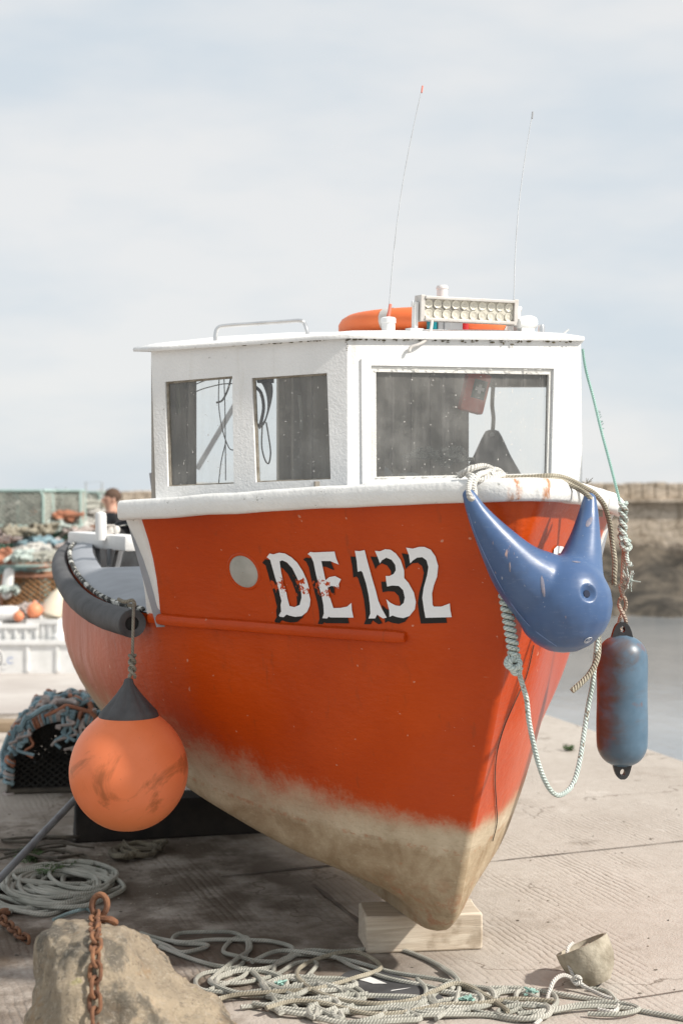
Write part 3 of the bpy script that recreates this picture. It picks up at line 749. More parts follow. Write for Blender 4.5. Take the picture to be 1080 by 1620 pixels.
def frame(name, outer, inner, nrm, depth, proud, mat):
    o = [p + nrm * proud for p in outer]; i_ = [p + nrm * proud for p in inner]
    return holed(name, mat, wheel, o, [i_], nrm, depth)
def lerpq(q, l, t, r, b):                         # inset a quad given as TL TR BR BL
    TL, TR, BR, BL = q
    def at(u, v): return TL.lerp(TR, u).lerp(BL.lerp(BR, u), v)
    return [at(l, t), at(1 - r, t), at(1 - r, 1 - b), at(l, 1 - b)]
back = lambda q, n, d: [p - n * d for p in q]
fwi = lerpq(fw, .026, .05, .016, .02)
frame('window_frame', lerpq(fw, .002, .002, .002, .002), fwi, n_front, .02, -.0015, M['peel'])
frame('window_surround', lerpq(fw, -.055, -.06, -.03, -.04), lerpq(fw, -.004, -.004, -.004, -.004), n_front, .010, .007, M['white'])
def pane(name, q, n, d):
    m = MB(); m.quad(*back(q, n, d)); return m.build(name, M['glass'], wheel, smooth=False)
pane('window_pane', lerpq(fw, .001, .001, .001, .001), n_front, .014)
M['seal'] = simple('window_seal', (0.20, 0.17, 0.13), (0.36, 0.33, 0.28), .8, 30)
for wq in (w1, w2):
    frame('window_seal', lerpq(wq, .001, .001, .001, .001), lerpq(wq, .028, .016, .010, .012), n_side, .012, -.012, M['seal'])
    pane('window_pane', lerpq(wq, .001, .001, .001, .001), n_side, .020)
# flaking putty along the window heads and sills
fl = MB(); random.seed(4)
for k in range(26):
    px = 592 + 270 * random.random(); a = F(px, 757.5 - (px - 588) * .02 + random.uniform(-1.5, 1)) + n_front * .004
    fl.ball(a, .005, 6, random.uniform(.6, 2.2), .5, random.uniform(.3, .8))
for k in range(40):
    px = 592 + 270 * random.random(); a = F(px, 583 + (px - 588) * .018 + random.uniform(-3, 3)) + n_front * .004
    fl.ball(a, .0045, 6, random.uniform(.8, 2.6), .3, random.uniform(.15, .4))
fl.build('flaking_putty', M['peel'], wheel)['kind'] = 'stuff'
# inside: shelf under the front window and a post
sh_ = MB(); sh_.box(B(.86, .05, 1.690), (.98, .36, .02), Matrix.Rotation(A, 3, 'Z')); sh_.build('dash_shelf', M['interior'], wheel, smooth=False)
for px_, w_ in ((700, .045), (462, .03)): MB().bar(Bk(px_, 568) - nb * .05, Bk(px_, 800) - nb * .05, w_, .03, up=nb).build('bulkhead_post', M['interior'], wheel, smooth=False)
br_ = MB(); br_.bar(P(372, 640, 6.4), P(312, 742, 6.4), .035, .02); br_.build('gantry_brace', M['plastic_grey'], boat, smooth=False)

# porthole on the bow
pc = onhull(386, 904); pn = hulln(386, 904)
ph = MB().lathe([(.058, -.01), (.058, .002), (.060, .005), (.065, .005), (.069, .002), (.071, -.01)], pc, pn, 32, close=False).build('porthole', M['hull'], boat)
M['port_glass'] = simple('clouded_glass', (0.40, 0.40, 0.37), (0.33, 0.33, 0.30), .18, 14, .05)
MB().lathe([(.060, .002), (.04, .006), (.001, .008)], pc, pn, 32, close=False).build('porthole_glass', M['port_glass'], ph)

# registration lettering, painted on the hull
Z1 = lambda L: [(380 + x / 6, 850 + y / 6) for x, y in L]
Z2 = lambda L: [(540 + x / 6, 850 + y / 6) for x, y in L]
Dl = (Z1([(258,185),(285,150),(320,158),(375,142),(430,150),(490,185),(545,235),(600,320),(640,410),(662,490),(660,540),(672,590),(665,650),(640,705),(590,745),(530,752),(480,742),(445,730),(420,755),(380,750),(375,735),(395,700),(390,640),(398,600),(385,550),(375,500),(360,450),(335,370),(310,280),(290,210),(272,195)]),
      Z1([(380,225),(405,215),(450,235),(500,290),(545,380),(575,460),(585,520),(588,570),(570,640),(520,660),(475,650),(455,580),(440,500),(415,430),(395,330)]))
El = (Z1([(645,155),(670,135),(700,140),(900,132),(915,195),(940,255),(900,240),(860,222),(775,222),(790,290),(815,405),(850,375),(905,365),(962,395),(940,440),(945,492),(910,465),(870,458),(835,475),(850,540),(870,610),(890,670),(960,668),(1020,655),(1060,620),(1065,690),(1080,760),(860,758),(845,750),(830,768),(785,765),(800,720),(795,640),(780,560),(755,470),(725,350),(700,230),(675,175)]), None)
l1 = (Z2([(133,125),(180,128),(225,118),(245,200),(275,310),(300,400),(330,500),(355,600),(390,680),(435,760),(400,768),(370,750),(345,730),(325,768),(262,768),(280,720),(275,640),(262,540),(240,440),(205,330),(190,315),(160,325),(150,220)]), None)
l3 = (Z2([(322,125),(370,130),(420,110),(470,115),(520,150),(565,210),(598,310),(600,385),(640,430),(690,520),(710,610),(700,680),(650,745),(590,765),(530,755),(490,740),(460,755),(458,690),(430,585),(470,620),(520,645),(560,650),(595,620),(605,570),(590,500),(550,460),(490,455),(438,465),(430,420),(425,365),(460,365),(500,345),(520,310),(515,260),(480,210),(430,190),(390,215),(370,245),(350,190)]), None)
l2_ = (Z2([(618,95),(680,105),(740,88),(790,88),(850,115),(895,180),(920,270),(910,370),(880,450),(862,530),(868,640),(880,655),(950,655),(1030,625),(1035,690),(1048,755),(800,762),(785,680),(770,570),(785,470),(815,360),(828,280),(810,215),(770,185),(720,190),(685,215),(655,245),(645,170)]), None)
def decal(name, glyphs, mat, off, shift=(0, 0)):
    bm = bmesh.new()
    for outer, hole in glyphs:
        loops = [[Vector((x + shift[0], y + shift[1], 0)) for x, y in outer]] + ([[Vector((x + shift[0], y + shift[1], 0)) for x, y in hole]] if hole else [])
        pts = [p for l in loops for p in l]; vs = [bm.verts.new(p) for p in pts]
        for t in tessellate_polygon(loops):
            try: bm.faces.new([vs[k] for k in t])
            except ValueError: pass
    for it in range(5):
        ed = [e for e in bm.edges if e.calc_length() > 7]
        if not ed: break
        bmesh.ops.subdivide_edges(bm, edges=ed, cuts=1); bmesh.ops.triangulate(bm, faces=bm.faces)
    Mi = BM.inverted()
    for v in bm.verts:
        p = onhull(v.co.x, v.co.y, off); v.co = Mi @ (p if p else Vector((0, 0, 0)))
    me = bpy.data.meshes.new(name); bmesh.ops.recalc_face_normals(bm, faces=bm.faces); bm.to_mesh(me); bm.free()
    for p in me.polygons: p.use_smooth = True
    o = bpy.data.objects.new(name, me); COL.objects.link(o); me.materials.append(mat); o.parent = boat
    return o
GL = [Dl, El, l1, l3, l2_]
decal('lettering_shade', GL, M['letter_shade'], .0022, (-7.6, 9.3))
decal('lettering', GL, M['letter'], .0040)
# the first letter of the same number on the port bow
pl = [[(871.5,890),(874,868),(879,863),(888,864),(892.5,870),(894,880),(893,895),(890,912),(876,912)]]
hole = [(878.5,886),(881,874),(885.5,876),(887,885),(885,903),(879,903)]
decal('port_lettering', [(pl[0], hole)], M['letter'], .004)

# ------------------------------------------------------------------ on the wheelhouse roof
RX = Matrix.Rotation(A, 3, 'Z')
def onroof(px, py, D): return P(px, py, D)
# grab rail
rail = cr([P(341, 542, 5.05), P(341, 530, 5.05), P(345, 519, 5.05), P(358, 515.5, 5.05), P(400, 512.5, 5.04), P(450, 509, 5.0), P(474, 507.5, 4.98), P(481, 511, 4.98), P(485, 521, 4.97), P(488, 536, 4.97)], 6)
gr = MB().tube(rail, .0075, 10); gr.build('grab_rail', M['steel'], boat)
# flood light bar
lb = empty('light_bar', (0, 0, 0)); lb.parent = boat
lc = P(742, 491, 5.06); ux = (Rr - Nn).normalized(); Wb = (815 - 665) * 5.06 / 2250 / ux.x * .97
M3 = Matrix((ux, Vector((-ux.y, ux.x, 0)), Vector((0, 0, 1)))).transposed() @ Matrix.Rotation(R(4), 3, 'X')
def LBp(x, y, z): return lc + M3 @ Vector((x, y, z))
body = MB(); body.box(LBp(0, .03, 0), (Wb, .05, .086), M3); 
body.box(LBp(0, -.004, .038), (Wb, .018, .010), M3); body.box(LBp(0, -.004, -.038), (Wb, .018, .010), M3)
for k in range(5): body.box(LBp(0, .062, -.032 + k * .016), (Wb * .96, .016, .005), M3)
for sg in (-1, 1): body.box(LBp(sg * (Wb / 2 + .008), .022, 0), (.016, .06, .092), M3)
body.build('lamp_housing', M['alu'], lb, smooth=False, bevel=.002)
ln = MB()
for r_ in (-1, 1):
    for k in range(10):
        cx = -Wb / 2 + Wb * (k + .5) / 10; ctr = LBp(cx, .0035, r_ * .0175); ax = M3 @ Vector((0, -1, 0))
        ln.lathe([(.0165, .001), (.0150, .0025), (.009, -.0005), (.004, 0), (.0001, .001)], ctr, ax, 14, close=False)
ln.box(LBp(0, .006, 0), (Wb * .995, .002, .068), M3)
ln.build('lamp_lens', M['lens'], lb)
for sg in (-1, 1):
    bk = MB(); xx = sg * (Wb / 2 + .026)
    bk.box(LBp(xx, .02, -.03), (.012, .03, .10), M3); bk.box(LBp(xx + sg * .0, .02, -.077), (.05, .05, .012), M3)
    bk.lathe([(.011, 0), (.011, .012), (.005, .014)], LBp(xx, .02, .014), M3 @ Vector((sg, 0, 0)), 12)
    bk.build('bracket', M['plastic_white'], lb, smooth=True, bevel=0)
cb = MB().tube(cr([P(683, 508, 5.0), P(681, 522, 4.95), P(676, 535, 4.885), P(664, 544, 4.86), P(650, 549, 4.85), P(647, 556, 4.845)], 5), .0055, 8); cb.build('lamp_cable', M['alu'], lb)
# antennas
def antenna(px, py, D, tip, sleeve):
    a = MB(); base = P(px, py, D)
    a.lathe([(.024, -.03), (.024, .022), (.027, .024), (.027, .040), (.022, .044), (.010, .046)], base, (0, 0, 1), 18)
    o = a.build('antenna', M['plastic_white'], boat)
    t = P(*tip); b1 = base + Vector((0, 0, .04)); d = (t - b1)
    mid = [b1 + d * k / 10 + Vector((-.020 * math.sin(math.pi * k / 10), 0, 0)) for k in range(11)]
    MB().tube(mid, lambda i: .0021 - .00007 * i, 6).build('whip', M['whip'], o)
    if sleeve: MB().lathe([(.006, 0), (.006, .055), (.003, .058)], b1, d.normalized(), 10).build('sleeve', M['coral'], o)
    MB().tube([t - d.normalized() * .03, t], .0032, 6).build('tip', M['coral'] if sleeve else M['plastic_grey'], o)
    return o
antenna(614, 522, 5.02, (668, 136, 5.35), True)
antenna(812, 524, 5.22, (842, 177, 5.5), False)
nl = MB(); c0 = P(706, 517, 5.3); nl.box(c0, (.10, .07, .05), RX); nl.box(c0 + Vector((0, 0, -.03)), (.16, .09, .012), RX); nl.box(c0 + Vector((0, -.036, 0)), (.03, .01, .06), RX)
nlo = nl.build('nav_light', M['plastic_grey'], boat, smooth=False, bevel=.004)
MB().lathe([(.022, -.014), (.022, .022)], c0 + RX @ Vector((-.062, -.01, 0)), (0, 0, 1), 14).build('green_lens', M['teal'], nlo)
MB().lathe([(.022, -.014), (.022, .022)], c0 + RX @ Vector((.062, -.01, 0)), (0, 0, 1), 14).build('red_lens', M['red_lens'], nlo)
MB().lathe([(.022, -.06), (.022, .05), (.024, .052), (.024, .06), (.02, .066)], P(699, 478, 5.7), (0, 0, 1), 16).build('masthead_light', M['plastic_white'], boat)
hn = MB(); c1 = P(834, 511, 5.15); hn.lathe([(.001, -.05), (.018, -.045), (.026, -.02), (.028, .01), (.022, .03), (.001, .038)], c1, RX @ Vector((1, .2, .1)), 16, close=False); hn.box(c1 + Vector((-.01, 0, -.03)), (.05, .05, .02), RX); hn.build('horn', M['plastic_white'], boat)
MB().lathe([(.012, -.02), (.012, .015), (.010, .022), (.002, .024)], P(856, 524, 5.15), (0, 0, 1), 14).build('vent_stub', M['steel'], boat)
bp = MB(); bp.box(P(862, 529, 5.16), (.07, .05, .006), RX); bp.tube([P(888, 530, 5.15), P(899, 521, 5.15)], .003, 6); bp.build('cable_gland', M['plastic_white'], boat, smooth=False)

# ------------------------------------------------------------------ things on the boat
lbu = empty('lifebuoy', P(676, 524, 5.62)); tag(lbu, 'orange lifebuoy lying flat on the wheelhouse roof behind the lamp', 'lifebuoy')
Lc = P(676, 519, 5.62); ring = [Lc + Vector((math.cos(a) * .295, math.sin(a) * .295, 0)) for a in [2 * math.pi * k / 48 for k in range(48)]]
MB().tube(ring, .055, 14, closed=True, ell=(.82, 1.05)).build('ring_body', M['lifebuoy'], lbu)
for k in range(4):
    a0 = R(-122 + 90 * k); sg = [Lc + Vector((math.cos(a0 + R(t)) * .295, math.sin(a0 + R(t)) * .295, 0)) for t in (-3, -1, 1, 3)]
    MB().tube(sg, .0565, 14, caps=False, ell=(.82, 1.05)).build('reflective_band', M['alu'], lbu)

# first aid box hung in the window
fa = empty('first_aid_box', P(750, 621, 5.25)); tag(fa, 'orange red first aid case with white cross hanging inside the front window', 'first aid box')
fr3 = Matrix.Rotation(A, 3, 'Z') @ Matrix.Rotation(R(-14), 3, 'Y').inverted()
fr3 = Matrix.Rotation(A * .6, 3, 'Z') @ Matrix.Rotation(R(14), 3, 'Y')
fc = P(750, 621, 5.25)
M['aid'] = simple('red_case', (0.78, 0.13, 0.06), (0.68, 0.10, 0.05), .5, 8, .05)
M['aid_label'] = simple('dark_green_label', (0.03, 0.09, 0.06), rough=.5, bump=0)
MB().box(fc, (.092, .05, .15), fr3).build('case', M['aid'], fa, bevel=.012)
MB().box(fc + fr3 @ Vector((.008, -.0265, .012)), (.05, .003, .07), fr3).build('label_panel', M['aid_label'], fa, smooth=False)
cx = MB(); cx.box(fc + fr3 @ Vector((.008, -.0295, .014)), (.034, .002, .012), fr3); cx.box(fc + fr3 @ Vector((.008, -.0296, .014)), (.012, .0025, .034), fr3); cx.build('white_cross', M['plastic_white'], fa, smooth=False)
# grey buoy hung on a rope inside
gb = empty('grey_buoy', P(778, 745, 5.65)); tag(gb, 'grey cone topped buoy hanging from a rope behind the front window', 'buoy')
M['grey_vinyl'] = simple('grey_vinyl', (0.20, 0.20, 0.20), (0.14, 0.14, 0.14), .5, 8, .1)
gc = P(778, 690, 5.65); MB().lathe([(.012, .025), (.026, .02), (.038, 0), (.075, -.08), (.115, -.15), (.145, -.24), (.14, -.31), (.10, -.38), (.02, -.41)], gc, (0, 0, 1), 24).build('buoy_body', M['grey_vinyl'], gb)
MB().lathe([(.010, -.038), (.010, -.030)], gc + Vector((-.004, 0, .004)), (0, 1, 0), 12).build('eye', M['plastic_white'], gb)
tag(MB().tube(cr([P(779, 560, 5.65), P(779.5, 605, 5.65), P(778, 640, 5.65), P(780, 662, 5.65), P(778, 690, 5.65)], 6), .008, 8).build('hanging_rope', M['rope'], None), 'grey rope holding the cone topped buoy inside the wheelhouse', 'rope')
# things on the dash
random.seed(5)
tn = MB()
for k in range(5):
    pts = []; c = P(665 + k * 14, 722 + random.uniform(-8, 6), 5.25 + random.uniform(-.04, .06))
    for i in range(10): pts.append(c + Vector((random.gauss(0, .028), random.gauss(0, .02), random.gauss(0, .014))))
    tn.tube(cr(pts, 5), .0075, 6)
tag(tn.build('tangled_rope', M['rope']), 'small tangle of grey rope lying on the dash behind the glass', 'rope')
cl = MB(); nx, ny = 26, 12
for j in range(ny + 1):
    for i in range(nx + 1):
        u, v_ = i / nx, j / ny; p = P(608 + 120 * u, 742, 5.02 + .16 * u + .22 * v_)
        h = .05 * math.sin(math.pi * min(1, v_ * 1.1)) * (0.6 + .9 * noise.noise(Vector((u * 4, v_ * 3, 2)))) * (1 - .55 * u)
        p.z = 1.702 + max(0, h) * 1.1; cl.v.append(p)
for j in range(ny):
    for i in range(nx): a = j * (nx + 1) + i; cl.f.append((a, a + 1, a + nx + 2, a + nx + 1))
tag(cl.build('rag', simple('grey_rag', (0.55, 0.56, 0.56), (0.4, 0.41, 0.41), .9, 9)), 'crumpled grey rag spread along the dash behind the front window', 'cloth')
# wires, gloves and strap seen through the side windows
M['navy'] = simple('navy_webbing', (0.03, 0.05, 0.11), (0.015, 0.02, 0.04), .8)
hs = MB(); hs.tube(cr([P(407, 598, 5.2), P(420, 603, 5.2), P(426, 620, 5.2), P(425, 645, 5.2), P(418, 668, 5.2), P(408, 675, 5.2)], 6), lambda i: .010 + .007 * math.sin(i * .22), 8)
hs.tube(cr([P(404, 612, 5.21), P(413, 622, 5.21), P(417, 645, 5.21), P(412, 672, 5.21)], 5), .006, 6)
hs.box(P(420, 600, 5.2), (.06, .04, .025))
hso = hs.build('harness', M['navy']); tag(hso, 'dark navy harness strap with loops hanging behind the second side window', 'harness')
MB().tube(cr([P(415, 672, 5.2), P(414, 705, 5.2), P(419, 727, 5.2), P(425, 733, 5.2), P(428, 715, 5.2), P(424, 685, 5.2), P(421, 668, 5.2)], 6), .0028, 6).build('cord_loop', M['black_rubber'], hso)
wr = MB()
for pts in ([(305, 610), (330, 600), (345, 598)], [(305, 622), (322, 615), (350, 608), (368, 607)], [(347, 590), (346, 640), (352, 680), (362, 708), (370, 712)], [(354, 590), (356, 650), (357, 760)], [(357, 700), (350, 730), (346, 765)]):
    wr.tube(cr([P(x, y, 5.35) for x, y in pts], 6), .0022, 5)
wr.tube(cr([P(366, 596, 5.3), P(361, 615, 5.3), P(352, 633, 5.3), P(342, 637, 5.3)], 6), .004, 6)
wr.build('wiring', M['plastic_grey'], wheel)
tb = MB(); tb.tube([P(281, 604, 5.15), P(283, 655, 5.15)], .0085, 8); tag(tb.build('flare_tube', simple('cream_plastic', (0.6, 0.58, 0.45), rough=.5, bump=0)), 'thin cream flare tube hanging behind the first side window', 'flare')
sl_ = MB(); sl_.tube(cr([P(473, 625, 5.3), P(476, 650, 5.3), P(477, 680, 5.3)], 5), .007, 6); tag(sl_.build('rolled_chart', simple('faded_paper', (0.55, 0.53, 0.47), rough=.7, bump=0)), 'pale rolled paper strip hanging behind the second side window', 'paper')

# ------------------------------------------------------------------ blue bow fender
def vox(name, mb, mat, size, parent=None, smooth_it=8):
    o = mb.build(name, mat, None)
    r = o.modifiers.new('r', 'REMESH'); r.mode = 'VOXEL'; r.voxel_size = size
    sm = o.modifiers.new('s', 'SMOOTH'); sm.factor = .6; sm.iterations = smooth_it
    return evald(o)
def caps(m, pts, rads, n=20):
    pts = cr(pts, 8); rr = cr([(r, 0, 0) for r in rads], 8); rr = [q.x for q in rr]
    m.tube(pts, rr, n)
    m.ball(pts[0], rr[0], n); m.ball(pts[-1], rr[-1], n)
cB_ = P(890, 953, 4.30); rb = .148
bf = MB()
caps(bf, [P(741, 783, 4.215), P(757, 815, 4.21), P(787, 860, 4.22), P(820, 902, 4.25), P(856, 932, 4.29), P(890, 958, 4.30)], [.021, .035, .061, .090, .119, .144])
caps(bf, [P(932, 790, 4.44), P(929, 822, 4.42), P(924, 858, 4.385), P(916, 895, 4.35), P(904, 930, 4.315), P(893, 955, 4.30)], [.023, .036, .052, .074, .109, .144])
bf.ball(cB_, .147, 32, .98, 1.0, .98)
def blue_material():
    s = NT('blue_vinyl'); v = s.co()
    col = s.ramp(s.noise(v, 5, 5), .3, .7, (0.042, 0.090, 0.205), (0.070, 0.130, 0.26))
    sc = s.math('MULTIPLY', s.step(s.noise(s.map(v, (3, 3, .7), rot=(0, .5, 0)), 12, 4, .6), .66, .70), s.step(s.noise(v, 4, 2), .50, .56))
    col = s.mix(s.math('MULTIPLY', sc, .75), col, (0.50, 0.33, 0.26))
    col = s.mix(s.math('MULTIPLY', s.step(s.noise(v, 90, 2, .4), .745, .77), .5), col, (0.5, 0.52, 0.58))
    dust = s.math('MULTIPLY', s.step(s.sep(s.co('Normal'))[2], .0, .9), .35)
    sc2 = s.noise(s.map(v, (1, 1, 8)), 30, 4, .7)
    col = s.mix(s.math('MULTIPLY', s.step(s.noise(s.map(v, (1, 1, 6), rot=(0, .2, 0)), 26, 6, .75), .56, .72), .30), col, (0.22, 0.27, 0.36))
    col = s.mix(s.math('MULTIPLY', s.step(s.noise(v, 8, 6, .7), .5, .7), .25), col, (0.05, 0.07, 0.12))
    return s.done(col, s.math('MULTIPLY_ADD', sc2, .30, .20), s.bump(s.noise(v, 50, 4), .08, .003), Specular_IOR_Level=.5)
M['blue'] = blue_material()
bfo = vox('bow_fender', bf, M['blue'], .0055, None, 16)
tag(bfo, 'big two armed blue plastic bow fender slung across the stem', 'fender')
fb = BVHTree.FromPolygons([tuple(v.co) for v in bfo.data.vertices], [tuple(p.vertices) for p in bfo.data.polygons])
def onf(px, py, off=0.0):
    h = fb.ray_cast(EYE, ray(px, py).normalized())
    if h[0] is None: return None
    n = h[1] if h[1].dot(ray(px, py)) < 0 else -h[1]; return h[0] + n * off, n
hp_, hn_ = onf(931, 938)
for v in bfo.data.vertices:
    d_ = v.co - hp_; ax_ = d_.dot(hn_); r_ = (d_ - hn_ * ax_).length
    if r_ < .028 and ax_ > -.05: v.co -= hn_ * (.016 * (1 - (r_ / .028) ** 2) ** 1.3)
MB().lathe([(.0115, -.0110), (.0105, -.0102), (.0001, -.0102)], hp_, hn_, 20, close=False).build('moulded_hole', simple('hole_blue', (0.004, 0.012, 0.04), rough=.8, bump=0), bfo)
# maker's roundel near the bottom: a ring with an anchor inside
lm = MB(); lp, lnn = onf(929, 1012)
tx = lnn.orthogonal().normalized(); up_ = (Vector((0, 0, 1)) - lnn * lnn.z).normalized(); rt = up_.cross(lnn)
def LP(x, y): return lp + rt * x + up_ * y + lnn * .0022
M['mark'] = simple('white_print', (0.7, 0.72, 0.76), rough=.6, bump=0)
lm.tube([LP(.0125 * math.cos(a), .0125 * math.sin(a)) for a in [2*math.pi*k/24 for k in range(24)]], .0009, 5, closed=True)
lm.tube([LP(0, .009), LP(0, -.008)], .0009, 5); lm.tube([LP(-.008 * math.cos(a), -.0005 -.008 * math.sin(a)) for a in [R(10 + 160*k/8) for k in range(9)]], .0009, 5); lm.tube([LP(-.004, .0055), LP(.004, .0055)], .0009, 5)
lm.build('anchor_mark', M['mark'], bfo)
sm_ = []
for px, py in [(741, 812), (752, 845), (770, 885), (790, 925), (812, 960), (835, 988), (858, 1007), (880, 1022)]:
    q_ = onf(px, py, .0005)
    if q_: sm_.append(q_[0])
if len(sm_) > 3: MB().tube(cr(sm_, 5), .0011, 5).build('mould_seam', simple('seam_blue', (0.22, 0.30, 0.52), rough=.5, bump=0), bfo)
sc_ = MB()
for (a, b) in (((856, 905), (861, 940)), ((805, 890), (806, 905)), ((906, 886), (916, 890)), ((929, 822), (933, 834))):
    pass
def patch(cx, cy, rx, ry, ang, mat, name):
    m = MB(); N = 18; c = onf(cx, cy, .0016)[0]; pts = []; offs = []
    for k in range(N):
        t = 2 * math.pi * k / N; rr_ = 1 + .25 * noise.noise(Vector((math.cos(t) * 2, math.sin(t) * 2, cx)))
        x, y = rx * math.cos(t) * rr_, ry * math.sin(t) * rr_; x, y = x * math.cos(ang) - y * math.sin(ang), x * math.sin(ang) + y * math.cos(ang)
        pts.append(onf(cx + x, cy + y, .0008)[0]); offs.append((x, y))
    mid = [onf(cx + (x) * .5, cy + (y) * .5, .0014)[0] for x, y in offs]
    for k in range(N): m.quad(c, mid[k], mid[(k + 1) % N]); m.quad(mid[k], pts[k], pts[(k + 1) % N], mid[(k + 1) % N])
    return m.build(name, mat, bfo)
M['scuff'] = simple('tan_scuff', (0.24, 0.21, 0.24), (0.13, 0.15, 0.22), .7, 60, 0)
for a in ((858, 928, 3, 17, -.14), (806, 897, 1.4, 8, -.05), (931, 826, 4, 9, .55), (911, 889, 7, 1.2, .12)): patch(*a, M['scuff'], 'scuff')

# ------------------------------------------------------------------ ropes on the bow
def rope_thing(name, strands, r, mat, label, n=8, sub=7):
    m = MB()
    for st in strands: m.tube(cr(st, sub), r, n)
    return tag(m.build(name, mat), label, 'rope')
random.seed(21)
def gtop(px, D=None):                             # a point lying on the gunwale under a pixel column
    best = min(gp[len(gp)//2 - 14:], key=lambda p: abs((p.x / p.y) * FPX + 540 - px)); return best
kn = [P(727, 752, 4.36), P(735, 747, 4.33), P(748, 741, 4.33), P(764, 738, 4.36), P(778, 744, 4.36), P(770, 754, 4.33), P(752, 756, 4.31), P(740, 750, 4.33), P(745, 741, 4.37), P(765, 742, 4.40), P(785, 748, 4.40), P(795, 752, 4.36), P(780, 757, 4.32), P(760, 760, 4.30), P(748, 757, 4.28)]
kn2 = [P(748, 752, 4.27), P(742, 766, 4.245), P(741, 780, 4.205), P(746, 790, 4.195), P(750, 782, 4.225), P(749, 766, 4.25), P(756, 752, 4.28), P(768, 748, 4.33), P(782, 743, 4.38), P(792, 749, 4.38), P(775, 752, 4.33)]
m = MB(); m.tube(cr(kn, 7), .0105, 9); m.tube(cr(kn2, 7), .0095, 9)
for k in range(12): m.tube([P(728, 752, 4.36), P(722 + random.uniform(-3, 3), 752 + random.uniform(-5, 7), 4.37)], .0012, 4)
tag(m.build('lashing_rope', M['rope_white']), 'thick white knotted rope lashing the blue fender arm over the gunwale', 'rope')
run = [P(770, 756, 4.345), P(800, 756, 4.36), P(835, 755.5, 4.375), P(870, 753, 4.405), P(895, 757, 4.46), P(920, 769, 4.52), P(940, 781, 4.56), P(955, 800, 4.60), P(963, 825, 4.63), P(968, 860, 4.63), P(972, 890, 4.62), P(971, 910, 4.61), P(971, 926, 4.61)]
run2 = [P(785, 759, 4.33), P(825, 760, 4.34), P(862, 758, 4.375), P(888, 761, 4.43), P(908, 770, 4.46), P(922, 778, 4.45), P(931, 786, 4.425), P(934, 791, 4.43), P(930, 794, 4.47), P(926, 785, 4.49)]
m = MB(); m.tube(cr(run, 6), .0085, 8); m.tube(cr(run2, 6), .0085, 8)
for k in range(14):
    b_ = P(971, 918 + random.uniform(-10, 8), 4.61); m.tube([b_, b_ + Vector((random.gauss(0, .012), random.gauss(0, .006), random.gauss(-.012, .01)))], .0010, 4)
for k in range(6): m.tube([P(927, 765, 4.53), P(927 + random.gauss(2, 4), 759 + random.gauss(0, 2), 4.53)], .001, 4)
tag(m.build('gunwale_rope', M['rope_tan']), 'tan rope laid along the bow gunwale with frayed end hanging', 'rope')
# knotted mint rope that droops in a loop below the blue fender
m = MB()
knot = []
for k in range(64):
    t = k / 63; y = 938 + 125 * t; cxp = 797 + 20 * t; a = k * 1.25
    knot.append(P(cxp + 7.0 * math.cos(a), y, 4.31 + .014 * math.sin(a)))
m.tube(cr(knot, 3), .0078, 8)
kn3 = [P(812, 1036, 4.31), P(803, 1042, 4.30), P(801, 1052, 4.29), P(812, 1058, 4.28), P(822, 1050, 4.29), P(815, 1040, 4.30), P(806, 1048, 4.285), P(813, 1065, 4.29), P(822, 1062, 4.31)]
m.tube(cr(kn3, 5), .0085, 8)
m.tube(cr([P(816, 1040, 4.32), P(822, 1070, 4.32), P(832, 1105, 4.32), P(836, 1140, 4.32), P(845, 1185, 4.32), P(855, 1220, 4.33), P(868, 1247, 4.34), P(881, 1258, 4.36), P(896, 1252, 4.39), P(908, 1235, 4.42), P(917, 1200, 4.45), P(923, 1160, 4.48), P(930, 1115, 4.50), P(936, 1085, 4.50), P(940, 1050, 4.50), P(944, 1010, 4.49), P(944, 960, 4.50), P(940, 900, 4.52)], 7), .0078, 8)
tag(m.build('drooping_rope', M['rope_mint']), 'pale mint rope with a knotted length drooping in a loop under the blue fender', 'rope')
tag(MB().tube(cr([P(944, 985, 4.52), P(946, 1020, 4.50), P(943, 1045, 4.49), P(932, 1066, 4.48), P(918, 1081, 4.47), P(904, 1093, 4.46)], 7), .0092, 8).build('rope_tail', M['rope_tan']), 'short brown flecked rope end sticking out below the blue fender', 'rope')
# loose line trailing down the port bow
tl = []
for px, py in [(842, 1020), (830, 1070), (812, 1110), (795, 1150), (784, 1190), (781, 1230), (783, 1270), (784, 1300), (777, 1330)]:
    h_ = onhull(px, py, .004)
    if h_: tl.append(h_)
if len(tl) > 3: tag(MB().tube(cr(tl, 6), .0018, 5).build('loose_twine', M['rope_dark']), 'thin dark twine trailing down the lit orange bow', 'twine')

# ------------------------------------------------------------------ cylinder fender on its rope
DF = 5.02
cf = empty('cylinder_fender', P(983, 1232, DF)); tag(cf, 'long dirty blue cylinder fender hanging on a rope from the port bow', 'fender')
def fender_material():
    s = NT('dirty_blue_vinyl'); v = s.co(); x = s.sep(v)
    n = s.noise(s.map(v, (1, 1, 1.6)), 7, 6, .65, .4)
    side = s.math('ADD', n, s.math('MULTIPLY', s.step(x[0], .03, -.09), .17))
    blue = s.ramp(s.noise(v, 9, 4), .3, .7, (0.060, 0.115, 0.17), (0.11, 0.18, 0.25))
    col = s.mix(s.math('MULTIPLY', s.step(side, .50, .78), .9), blue, (0.10, 0.068, 0.055))
    col = s.mix(s.math('MULTIPLY', s.step(s.noise(v, 12, 4), .62, .70), .5), col, (0.18, 0.075, 0.05))
    return s.done(col, s.math('MULTIPLY_ADD', n, .4, .15), s.bump(s.noise(v, 40, 3), .08, .003))
M['fender'] = fender_material()
ft, fbm = P(983, 1005, DF), P(983, 1212, DF); rF = 40 * DF / 2250; Lf = (ft - fbm).length
prof = []
hh = .085
